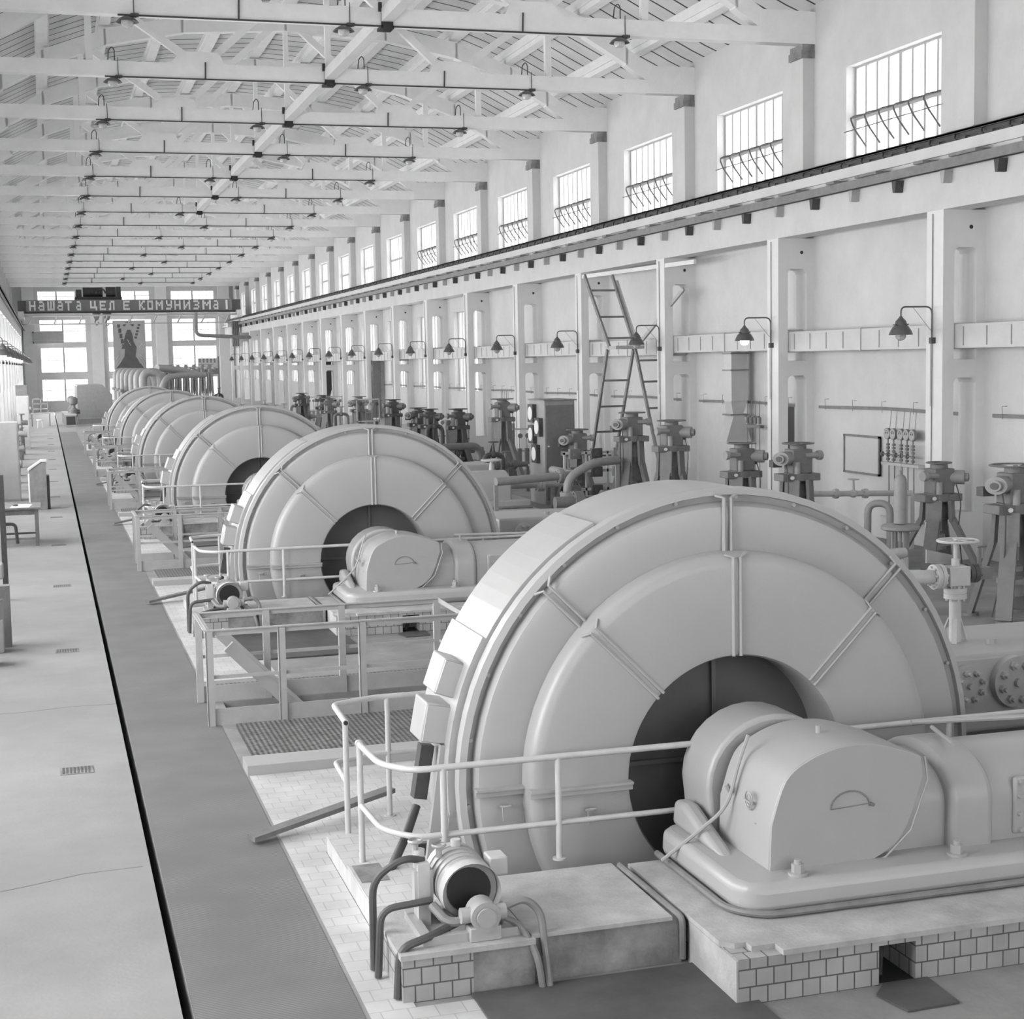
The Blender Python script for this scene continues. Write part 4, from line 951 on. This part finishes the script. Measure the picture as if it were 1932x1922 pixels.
m = MB(); q0, q1 = V(1763, 1040), V(1815, 1062); m.add([(q0.x, .12, q0.z), (q1.x, .12, q0.z-.06), (q1.x, .12, q1.z-.03), (q0.x, .12, q1.z-.0), (q0.x, .135, q0.z), (q1.x, .135, q0.z-.06), (q1.x, .135, q1.z-.03), (q0.x, .135, q1.z)], [(0,1,2,3), (7,6,5,4), (0,4,5,1), (1,5,6,2), (2,6,7,3), (3,7,4,0)]); m.build('tin_shield', valve_l, r)

# tall control cabinet with chart recorders
r = empty('control_cabinet', (11.35, 35.2, 0), label='tall grey control cabinet with round recorders left of the ladder', cat='cabinet')
m = MB(); m.box(0, 0, 0, .75, 1.2, 2.48); m.build('case', valve_l, r)
m = MB(); m.box(.03, -.02, .1, .72, 0, 2.38); d_ = m.build('door', valve_m, r)
m = MB(); m.cyl((.08, -.02, 1.4), (.08, -.05, 1.4), .02, 8); m.build('door_knob', paper_m, d_)
m = MB(); m.box(-.03, -.04, 2.48, .8, 1.24, 2.51); m.build('top_plate', steel_m, r)
for (y, z) in ((.85, 2.17), (.85, 1.66), (.35, 1.85), (.6, 1.2)):
    m = MB(); m.box(-.10, y-.2, z-.22, -.0, y+.2, z+.22); g_ = m.build('recorder', steel_d, r)
    m = MB(); m.cyl((-.10, y, z), (-.108, y, z), .165, 24); m.build('chart_dial', paper_m, g_)
# other distant cabinets
for i, (x, y, h) in enumerate(((12.6, 43.5, 2.3), (13.3, 52.5, 2.0), (13.0, 66.0, 2.0), (13.2, 84.0, 2.4))):
    r = empty('control_cabinet', (x, y, 0), label='small grey steel cabinet among the pipes near the right wall, %s from the ladder' % ORD[i], cat='cabinet', group='small cabinets')
    m = MB(); m.box(0, 0, 0, .5, .5, h*.7); m.build('case', valve_l, r)
    m = MB(); m.box(.04, -.015, .1, .46, 0, h*.64); m.build('door', valve_m, r)
# pipe work at the foot of the valves
def pipe_run(pts, rr, mat, lab, flanges=(), valves=(), name='pipe'):
    o0 = Vector(pts[0]); r = empty(name, tuple(o0), label=lab, cat='pipe'); q = [Vector(p)-o0 for p in pts]
    m = MB(); m.tube(q, rr, 14, bend=rr*3); m.build('tube', mat, r)
    for (i, t) in flanges:
        d = (q[i+1]-q[i]).normalized(); c = q[i]+(q[i+1]-q[i])*t; m = MB(); flange(m, c-d*rr*.7, c+d*rr*.7, rr*1.75); m.build('flange', mat, r)
    for (i, t) in valves:
        c = q[i]+(q[i+1]-q[i])*t; m = MB(); m.lathe([(rr*.6, -rr*1.4), (rr*1.6, -rr*.6), (rr*1.6, rr*.6), (rr*.6, rr*1.4), (rr*.5, rr*3), (rr*.3, rr*5)], tuple(c), 'z', 12)
        m.tube([(c.x+rr*2*math.cos(a), c.y+rr*2*math.sin(a), c.z+rr*5) for a in [2*PI*j/14 for j in range(14)]], rr*.2, 5, closed=True); m.bar((c.x-rr*2, c.y, c.z+rr*5), (c.x+rr*2, c.y, c.z+rr*5), rr*.3, rr*.3); m.build('hand_valve', mat, r)
    # feet
    for p in (q[0], q[-1]):
        if p.z+o0.z > .15: m = MB(); m.box(p.x-.04, p.y-.04, -o0.z, p.x+.04, p.y+.04, p.z-rr*.8); m.build('support', mat, r)
    return r
rnd = random.Random(3)
pipe_run([(8.4, 33, .72), (11.2, 33, .72)], .11, pipe_w, 'thick pale pipe with flanges right of the second flywheel', flanges=((0, .75),), valves=((0, .35),))
pipe_run([(8.9, 31, .95), (10.8, 31.4, 1.0), (10.8, 33, 1.0)], .09, valve_l, 'grey pipe bending back above the thick pale pipe', flanges=((0, .8),))
pipe_run([(9.6, 29.2, .62), (12.0, 29.2, .62)], .13, valve_m, 'thick grey flanged pipe before the tall valve at the ladder', flanges=((0, .2), (0, .45), (0, .8)))
pipe_run([(10.3, 30.5, .3), (10.3, 30.5, 1.0), (10.9, 30.6, 1.3), (11.6, 31.0, 1.3)], .09, valve_l, 'bent grey pipe rising beside the tall valve at the ladder', flanges=((0, .5),))
pipe_run([(12.3, 24.2, 1.08), (14.6, 24.2, 1.0)], .05, pipe_w, 'thin pale pipe with bright flanges below the notice board', flanges=((0, .35), (0, .6)), valves=((0, .5),))
pipe_run([(13.0, 22.9, .3), (13.0, 22.9, 1.0), (13.3, 22.7, 1.0), (13.3, 22.7, .1)], .06, valve_l, 'small pale pipe arch left of the gas bottle')
pipe_run([(8.0, 20.0, .5), (12.2, 20.4, .5)], .08, pipe_w, 'pale pipe behind the nearest flywheel', flanges=((0, .8),))
pipe_run([(7.6, 45.5, .8), (11.6, 46.0, .8)], .1, valve_l, 'grey pipe behind the third compressor', flanges=((0, .7),), valves=((0, .5),))
pipe_run([(9.2, 38, .6), (9.2, 38, 1.3), (10.6, 38.3, 1.3), (10.6, 38.3, .4)], .09, valve_m, 'grey pipe arch near the large motor driven valve', flanges=((0, .5), (2, .5)))
pipe_run([(9.8, 41, .5), (11.6, 41, .5)], .12, valve_l, 'thick pipe entering the stand of the large motor driven valve', flanges=((0, .6),))
for i in range(22):
    y = 36+i*3.1; x = 9.2+rnd.random()*3.6; h = .6+rnd.random()*1.1
    kind = i % 3
    if kind == 0: pipe_run([(x, y, 0), (x, y, h), (x+.5, y+.1, h), (x+.5, y+.1, 0)], .05+.03*rnd.random(), rnd.choice((valve_m, valve_l, valve_d)), 'upright pipe loop among the valves on the right, %s going back' % ORD[i//3], flanges=((0, .6),), valves=((1, .5),))
    elif kind == 1: pipe_run([(x, y, .35+h*.3), (x+1.2, y, .35+h*.3)], .07, rnd.choice((valve_m, valve_l)), 'level flanged pipe among the valves on the right, %s going back' % ORD[i//3], flanges=((0, .3), (0, .7)), valves=((0, .5),))
    else:
        r = empty('gauge_rack', (x, y, 0), label='angle iron instrument frame among the pipes on the right, %s going back' % ORD[i//3], cat='gauge rack')
        m = MB()
        for a in (0, .9): m.box(a, 0, 0, a+.04, .04, h+.4)
        for z in (.3, .3+h*.5, h+.36): m.box(0, 0, z, .94, .04, z+.05)
        m.build('frame', pipe_w, r)
        for j in range(4):
            m = MB(); xx = .15+.22*j; m.box(xx-.05, -.06, .5, xx+.05, .06, .62+h*.3); m.cyl((xx, -.06, h+.2), (xx, -.1, h+.2), .07, 12); m.tube([(xx, 0, 0), (xx, 0, h+.2)], .012, 5); m.build('instrument', rnd.choice((valve_m, valve_d, valve_l)), r)
r = empty('gauge_rack', (10.7, 31.9, 0), label='pale angle iron frame full of small instruments left of the ladder foot', cat='gauge rack')
m = MB()
for a in (0, .5, 1.0, 1.5): m.box(a, 0, .2, a+.04, .04, 1.45)
for z in (.6, 1.0, 1.4): m.box(0, 0, z, 1.54, .04, z+.06)
m.build('frame', pipe_w, r)
for j in range(9):
    m = MB(); xx = .25+.5*(j % 3); z = .7+.4*(j//3)-.2; m.box(xx-.12, -.08, z, xx+.12, .06, z+.22); m.cyl((xx, -.08, z+.1), (xx, -.14, z+.1), .06, 12); m.build('instrument', (valve_m, valve_d, valve_l)[j % 3], r)
# doorway behind the second column
r = empty('door_1', (14.98, 29.0, 0)); structure(r)
m = MB(); m.box(-.01, 0, 0, .01, .9, 2.4); m.build('doorway_sheet', black_m, r)  # flat black sheet across the doorway
m = MB(); m.box(-.03, -.05, 0, .0, 0, 2.45); m.box(-.03, .9, 0, 0, .95, 2.45); m.box(-.03, -.05, 2.4, 0, .95, 2.47); m.box(-.02, .0, 0, -.01, .4, 2.4); m.build('door_frame', fence_m, r)

# ================================================================== FAR END
CRY = 118.0
r = empty('overhead_crane', (XC, CRY, 7.0), label='overhead travelling crane across the far end with a lettered banner on its girder', cat='crane')
zt, zb = P(240, 566, Y=CRY)[2]-7, P(240, 587, Y=CRY)[2]-7
m = MB(); m.box(-7.95, -.2, zb, 7.95, .2, zt); m.box(-7.95, -.3, zb-.12, 7.95, .3, zb-.02); m.build('girder', steel_d, r)
m = MB(); m.box(-7.95, 1.8, zb, 7.95, 2.2, zt-.1); m.build('girder', steel_m, r)
m = MB(); m.box(-7.9, -.9, zb-.35, 7.9, -.2, zb-.25); 
for i in range(9): m.bar((-7+i*1.75, -.9, zb-.35), (-7.25+i*1.75, -.3, zb-.9), .08, .08)
m.box(-7.9, -.35, zb-.95, 7.9, -.25, zb-.85); m.build('walkway', fence_m, r)
for s in (-1, 1):
    m = MB(); m.box(s*7.75-.2, -1.2, -.05, s*7.75+.2, 3.2, .5); m.cyl((s*7.75-.1, -.6, .12), (s*7.75+.1, -.6, .12), .2, 14); m.build('end_carriage', pipe_w, r)
tx0, tx1 = P(141, 560, Y=CRY)[0]-XC, P(230, 560, Y=CRY)[0]-XC
m = MB(); m.box(tx0, .0, zt+.05, tx1, 2.0, zt+.25); m.cyl((tx0+.6, 1, zt+.6), (tx0+2.0, 1, zt+.6), .38, 16); m.cyl((tx1-1.1, .8, zt+.6), (tx1-.4, .8, zt+.6), .4, 16); m.box(tx0+.1, .4, zt+.2, tx0+.5, 1.4, zt+.8); m.box(tx1-.35, .3, zt+.2, tx1-.05, 1.2, zt+1.0); m.tube([(tx1-1.5+.35*math.cos(t), .3, zt+.5+.35*math.sin(t)) for t in [PI*j/8 for j in range(9)]], .07, 6); m.build('trolley', steel_d, r)
m = MB(); m.box(7.2, -.6, -2.2, 7.75, .2, zb-.8)
for i in range(4): m.tube([(7.3+i*.13, -.62, zb-.8), (7.2+i*.15, -.7, -1.2), (7.35+i*.12, -.62, -2.3)], .03, 5)
m.build('cable_bundle', steel_m, r)
m = MB(); m.bar((6.0, -.2, zb-.2), (7.4, -.2, zb-1.1), .1, .1); m.box(6.9, -.5, zb-1.25, 7.9, .1, zb-.95); m.build('collector_arm', pipe_w, r)
for px, zz in ((182, 596), (202, 597)):
    c = P(px, zz, Y=CRY+.6); cx_, cz_ = c[0]-XC, c[2]-7.0
    m = MB(); m.cyl((cx_-.15, .6, cz_+.1), (cx_+.15, .6, cz_+.1), .32, 16); m.prism([(cx_-.34, cz_+.3), (cx_+.34, cz_+.3), (cx_+.12, cz_-.3), (cx_-.12, cz_-.3)], 'y', .45, .75)
    m.tube([(cx_, .6, cz_+.3), (cx_, .6, zb)], .05, 5); hb = m.build('hook_block', steel_m, r)
    m = MB(); m.tube([(cx_+.12*math.cos(t), .6, cz_-.48+.18*math.sin(t)) for t in [PI/2+2*PI*j/14*.85 for j in range(14)]], .04, 6); m.build('hook', steel_d, hb)
# banner with its words, each letter drawn as plain block strokes
r = empty('slogan_banner', (XC, CRY-.33, 7.0), label='dark banner with pale block letters fixed along the far crane girder', cat='banner')
bx0, bx1 = P(56, 575, Y=CRY)[0]-XC-.25, P(434, 575, Y=CRY)[0]-XC+.1
m = MB(); m.box(bx0, -.02, zb, bx1, .02, zt+.02); m.build('cloth', sign_m, r)
GL = {'Н': ['1...1','1...1','11111','1...1','1...1'], 'а': ['.111.','....1','.1111','1...1','.1111'], 'Ш': ['1.1.1','1.1.1','1.1.1','1.1.1','11111'],
 'Т': ['11111','..1..','..1..','..1..','..1..'], 'Ц': ['1..1.','1..1.','1..1.','11111','....1'], 'Е': ['11111','1....','1111.','1....','11111'], 'Л': ['..111','.1..1','.1..1','.1..1','11..1'],
 'К': ['1..11','1.1..','11...','1.1..','1..11'], 'О': ['11111','1...1','1...1','1...1','11111'], 'М': ['1...1','11.11','1.1.1','1...1','1...1'], 'У': ['1...1','1...1','.1111','....1','1111.'],
 'И': ['1...1','1..11','1.1.1','11..1','1...1'], 'З': ['1111.','....1','.111.','....1','1111.'], '!': ['1','1','1','1','1']}
LET = [('Н', 222, 268), ('а', 290, 335), ('Ш', 360, 414), ('а', 435, 476), ('Т', 494, 545), ('а', 578, 614), ('Ц', 685, 736), ('Е', 758, 803), ('Л', 825, 868), ('Е', 936, 984),
       ('К', 1057, 1100), ('О', 1120, 1160), ('М', 1184, 1236), ('У', 1262, 1305), ('Н', 1325, 1370), ('И', 1394, 1443), ('З', 1470, 1513), ('М', 1538, 1600), ('а', 1620, 1656), ('!', 1714, 1727)]
lt = zt-.06; lb_ = zb+.08
for ch, a, b in LET:
    x0 = P(a/4.025, 575, Y=CRY-.35)[0]-XC; x1 = P(b/4.025, 575, Y=CRY-.35)[0]-XC; g_ = GL[ch]; nr, nc = len(g_), len(g_[0]); m = MB()
    for i, row in enumerate(g_):
        for j, c in enumerate(row):
            if c == '1':
                zz1 = lt-(lt-lb_)*i/nr; zz0 = lt-(lt-lb_)*(i+1)/nr; m.box(x0+(x1-x0)*j/nc-.01, -.035, zz0-.005, x0+(x1-x0)*(j+1)/nc+.01, -.02, zz1+.005)
    m.build('letter', letter_m, r)
# painted panel between the far windows: a plain dark figure with light rays
r = empty('mural_panel', (0, YF-.5, 0), label='large painted panel hanging before the middle far window', cat='mural')
def F2(px, py): p = P(px, py, Y=YF-.5); return (p[0], p[2])
a, b = F2(216, 698), F2(273, 604); m = MB(); m.box(a[0], 0, a[1], b[0], .05, b[1]); m.build('board', mural_m, r)
m = MB(); zz_ = (fz[0][1]+fz[1][0])/2; m.box(a[0]+.5, .05, zz_-.1, b[0]-.5, .52, zz_+.1); m.build('wall_support', steel_m, r)
m = MB(); m.prism([F2(*q) for q in ((218, 697), (274, 697), (262, 680), (256, 672), (258, 655), (252, 645), (250, 632), (246, 622), (240, 622), (236, 632), (233, 645), (236, 655), (235, 672), (228, 684))], 'y', -.02, 0); m.build('dark_figure', mural_d, r)
m = MB()
for (p, q) in (((219, 686), (226, 676)), ((222, 690), (229, 680)), ((219, 678), (224, 670)), ((262, 676), (270, 690)), ((266, 674), (273, 686)), ((259, 674), (265, 686)), ((263, 668), (272, 676)), ((226, 660), (231, 652)), ((262, 655), (268, 648)), ((240, 640), (247, 652))):
    a, b = F2(*p), F2(*q); m.bar((a[0], -.012, a[1]), (b[0], -.012, b[1]), .03, .13, (0, 1, 0))
m.build('light_ray', mural_l, r)
m = MB(); q = F2(243, 662); m.cyl((q[0], -.03, q[1]), (q[0], -.02, q[1]), .3, 16); q2 = F2(242, 615); m.tube([(q2[0]+.35*math.cos(t), -.015, q2[1]+.25*math.sin(t)) for t in [PI*j/7 for j in range(8)]], .09, 5)
for i in range(5):
    q = F2(224+2.2*i, 612+10*i); m.box(q[0]-.12, -.015, q[1]-.25, q[0]+.1, 0, q[1]+.1)
    q = F2(262-1.5*i, 612+6*i); m.box(q[0]-.1, -.015, q[1]-.12, q[0]+.1, 0, q[1]+.06)
m.build('painted_mark', mural_d, r)
# sheet hung on the left far window and the panel with dials at right
m = MB(); a, b = F2(62, 648), F2(119, 625); m.box(a[0], YF-.48, a[1], b[0], YF-.44, b[1]); m.box(a[0], YF-.48, b[1]-.1, a[0]+.1, YF+.02, b[1]); m.box(a[0], YF-.48, a[1], a[0]+.1, YF+.02, a[1]+.1); tag(m.build('hung_sheet', mural_m), 'plain grey sheet hung across the left far window', 'sheet')
r = empty('dial_board', (0, 112, 0), label='pale panel with five small dials before the right far window', cat='dial board')
def F3(px, py): p = P(px, py, Y=112); return (p[0], p[2])
a, b = F3(374, 696), F3(411, 686); m = MB(); m.box(a[0], 0, a[1]-.5, b[0], .1, b[1]+.4); m.build('panel', pipe_w, r)
a, b = F3(374, 694), F3(411, 684); m = MB(); m.box(a[0], -.02, a[1]-.45, b[0], 0, a[1]-.05); m.build('dark_band', steel_m, r)
for i in range(5): q = F3(377+7*i, 680); m = MB(); m.box(q[0]-.06, -.02, q[1]-.15, q[0]+.06, 0, q[1]+.15); m.build('dial', steel_m, r)
m = MB(); q = F3(412, 680); m.box(q[0]-.05, .0, 0, q[0]+.05, .1, q[1]+.3); m.build('post', steel_m, r)
m = MB(); a = F3(370, 600); b = F3(370, 632); c = F3(420, 636); m.tube([(a[0], 112, a[1]+.4), (b[0], 112, b[1]), (13.9, 112.2, c[1]-.03), (14.22, 112.7, c[1]-.03)], .13, 8, bend=.4)
tag(m.build('vent_pipe', steel_m), 'dark bent pipe crossing the upper right far window', 'pipe')
# great bent pipes
for i in range(7):
    y = 86+5.6*i; x = P(288, 720, Y=86)[0]; h = 3.15
    r = empty('bent_pipe', (x, y, 0), label='huge grey pipe bend behind the last flywheel, %s from the right' % ORD[i], cat='pipe', group='huge pipe bends')
    m = MB(); m.tube([(-.5, 0, 0), (-.5, 0, h), (.42, .2, h), (.85, .3, 1.0)] if i else [(-.5, 0, 0), (-.5, 0, h), (.42, 0, h), (.55, .3, 0)], .22, 16, bend=.55); m.build('tube', valve_l, r)
    m = MB(); flange(m, (-.5, 0, 1.75), (-.5, 0, 1.92), .32); m.build('flange', valve_m, r)
def PF(px, py, y): return P(px, py, Y=y)
pipe_run([PF(303, 742, 84), PF(312, 712, 84), PF(340, 708, 85), PF(386, 707, 86)], .16, valve_l, 'long grey pipe leaving the huge bends towards the far valves', name='header_pipe')
pipe_run([PF(296, 694, 100), PF(330, 697, 101), PF(372, 706, 102)], .22, valve_l, 'thick sloping header pipe below the far handwheels', name='header_pipe')
# machine house at the end of the row
hx = P(146, 760, Y=99)[0]; r = empty('machine_housing', (hx, 99, 0), label='large boxy grey machine housing at the far end of the row', cat='machine housing')
m = MB(); m.prism([(0, 0), (2.1, 0), (2.1, 1.75), (1.55, 2.36), (0.05, 2.36), (0, 2.3)], 'y', 0, 7.5); m.build('housing', valve_l, r)
m = MB()
for i in range(6): m.box(-.03, .3+i*1.25, .2, .0, .36+i*1.25, 2.3)
m.build('rib', pipe_w, r)
m = MB(); m.box(0, -.05, .3, 2.1, -.0, .36); m.build('sill', fence_m, r)
# small motors on a step before it, desks and clutter at the far left
for i in range(2):
    r = empty('motor_valve', (P(139-4*i, 770, Y=97.2+3*i)[0], 97.2+3*i, 0), label='small upright dark valve drive %s the boxy machine housing' % ('in front of', 'left of')[i], cat='valve')
    m = MB(); m.lathe([(.18, 0), (.16, .5), (.22, .55), (.24, .95), (.12, 1.05), (.1, 1.2), (.24, 1.3), (.25, 1.6), (.12, 1.7), (.001, 1.72)], (0, 0, 0), 'z', 14); m.build('body', valve_m, r)
    m = MB(); m.cyl((.1, 0, .8), (.36, 0, .8), .13, 10); m.build('side_motor', valve_d, r)
for i in range(5):
    y = 95+1.9*i; r = empty('control_desk', (P(123-1.6*i, 780, Y=y)[0], y, 0), label='low dark fronted control desk at the end of the runner, %s in line' % ORD[i], cat='desk', group='control desks')
    m = MB(); m.box(0, 0, 0, .62, .5, .66); m.build('cabinet', mach_m, r); m = MB(); m.box(.05, -.01, .1, .57, 0, .6); m.build('front', steel_d, r); m = MB(); m.box(-.03, -.03, .66, .65, .53, .71); m.build('desk_top', pipe_w, r)
r = empty('work_bench', (-.9, 97, 0), label='crowded pale work bench with shelves at the far left end', cat='bench')
m = MB(); m.box(0, 0, .72, 1.1, .8, .78); m.build('bench_top', pipe_w, r)
for x in (.02, 1.04):
    m = MB(); m.box(x, .02, 0, x+.05, .07, .72); m.build('leg', steel_m, r)
m = MB()
for z in (1.0, 1.3, 1.6): m.box(.1, .6, z, 1.0, .8, z+.04)
for x in (.1, .55, .96): m.box(x, .6, .78, x+.04, .8, 1.64)
m.build('shelf_rack', pipe_w, r)
r = empty('stool', (-.4, 94, 0), label='small pale stool standing before the far work bench', cat='stool')
m = MB(); m.cyl((0, 0, .45), (0, 0, .5), .2, 14); m.build('seat', paper_m, r)
for a in (.8, 2.4, 3.9, 5.5):
    m = MB(); m.bar((.14*math.cos(a), .14*math.sin(a), .45), (.2*math.cos(a), .2*math.sin(a), 0), .04, .04); m.build('leg', paper_m, r)

# ================================================================== LEFT SIDE
r = empty('work_table', (-.62, 32.4, 0), label='dark wooden table with papers on it at the left edge', cat='table')
m = MB(); m.box(-.8, -.62, .73, .42, .6, .765); m.build('table_top', wood_m, r)
m = MB(); m.box(-.74, -.56, .62, .36, -.53, .73); m.box(.33, -.56, .62, .36, .54, .73); m.build('apron', wood_m, r)
for x, y in ((.30, -.58), (.30, .5), (-.34, -.58), (-.34, .5)):
    m = MB(); m.box(x, y, 0, x+.065, y+.065, .73); m.build('leg', wood_m, r)
for y in (-.56, .5): m = MB(); m.box(-.3, y, .13, .32, y+.03, .17); m.build('stretcher', wood_m, r)
m = MB(); m.add([(-.78, 31.85, .767), (-.42, 31.82, .767), (-.36, 32.5, .767), (-.72, 32.6, .767), (-.78, 31.85, .771), (-.42, 31.82, .771), (-.36, 32.5, .771), (-.72, 32.6, .771)], [(0,3,2,1), (4,5,6,7), (0,1,5,4), (1,2,6,5), (2,3,7,6), (3,0,4,7)])
tag(m.build('newspaper', paper_m), 'open sheet of paper lying on the wooden table', 'paper')
m = MB(); m.lathe([(.001, 0), (.05, 0), (.06, .02), (.045, .03), (.001, .035)], (-.68, 32.2, .772), 'z', 12); tag(m.build('ashtray', steel_d), 'small dark dish on the paper on the wooden table', 'dish')
r = empty('lectern_desk', (-.48, 39.9, 0), label='standing desk with sloping pale top beside the runner on the left', cat='desk')
m = MB(); m.prism([(0, 0), (.40, 0), (.40, 1.18), (.30, 1.18), (0, .98)], 'y', 0, .7); m.build('side_case', steel_m, r)
m = MB(); m.prism([(-.03, .965), (.29, 1.185), (.42, 1.185), (.42, 1.215), (.28, 1.215), (-.04, 1.0)], 'y', -.02, .72); m.build('sloping_top', pipe_w, r)
m = MB(); m.box(.40, .1, .0, .47, .68, .82); m.build('rear_panel', steel_d, r); m = MB(); m.box(-.035, 0, .02, 0, .7, .86); m.build('pale_edge', paper_m, r)
for (x, y, w, h, lab) in ((-1.35, 42.8, .60, 2.08, 'big plain pale cabinet at the left edge behind the table'), (-1.25, 70.6, .52, 2.3, 'second tall pale cabinet farther down the left side')):
    r = empty('steel_cabinet', (x, y, 0), label=lab, cat='cabinet'); m = MB(); m.box(0, 0, 0, w, .8, h); m.build('case', duct_m, r)
    m = MB(); m.box(.03, -.015, .06, w-.03, 0, h-.05); m.build('front_panel', duct_m, r)
m = MB(); m.box(-1.25, 70.8, 2.31, -.78, 71.4, 2.75); tag(m.build('cabinet_box', steel_m), 'dark box on top of the second pale cabinet at left', 'box')
for i, (y, h) in enumerate(((46, 1.0), (49.5, 1.3), (53, 1.1), (57, 1.5), (62, 1.2), (66, 1.6), (76, 1.5), (82, 1.8))):
    r = empty('pipe_stand', (-1.2, y, 0), label='grey instrument stand in the clutter along the left wall, %s going back' % ORD[i], cat='instrument stand', group='left wall clutter')
    m = MB(); m.box(0, 0, 0, .3, .3, h*.5); m.build('base', valve_m, r); m = MB(); m.cyl((.2, .1, h*.5), (.2, .1, h), .05, 10); m.cyl((.2, .1, h*.8), (.45, .1, h*.8), .1, 12); m.cyl((.2, .1, h), (.2, .1, h+.05), .14, 12); m.build('head', valve_l, r)
# machine parts at the left edge of the picture
r = empty('bench_vise', (-.85, 19.9, 0), label='pale cast machine part on a foot at the left edge', cat='machine part')
m = MB(); m.box(.0, 0, 0, .22, .3, .42); m.build('foot', valve_l, r, bevel=.01)
m = MB(); m.cyl((.11, .1, .42), (.11, .1, .66), .12, 12); m.box(-.05, 0, .92, .25, .28, 1.10); m.box(.06, .06, .66, .17, .2, .92); m.build('head', valve_l, r, bevel=.02)
m = MB(); m.box(.1, .4, 0, .30, .6, .78); m.build('dark_post', steel_m, r)
r = empty('steel_stand', (-1.05, 24.5, 0), label='dark steel frame with curved handle at the left edge', cat='stand')
m = MB(); m.box(.30, 0, 0, .38, .08, 1.9); m.build('post', steel_d, r); m = MB(); m.tube([(.38, .04, 1.15), (.52, .04, 1.15), (.54, .04, .85)], .025, 8, bend=.1); m.build('handle', steel_d, r)
r = empty('pale_locker', (-1.5, 19.0, 0), label='pale locker edge at the extreme left', cat='cabinet')
m = MB(); m.box(0, 0, 0, .83, .3, .34); m.build('case', duct_m, r)

for i, pts in enumerate((((-.9, 16.4), (-.4, 16.35), (.1, 16.45), (.55, 16.42)), ((-.8, 10.6), (-.3, 10.75), (.1, 10.9), (.5, 10.92)))):
    m = MB()
    for (a, b), (c, d) in zip(pts[:-1], pts[1:]): m.bar((a, b, .001), (c, d, .001), .012, .002)
    structure(m.build('trim_floor_crack', steel_m))
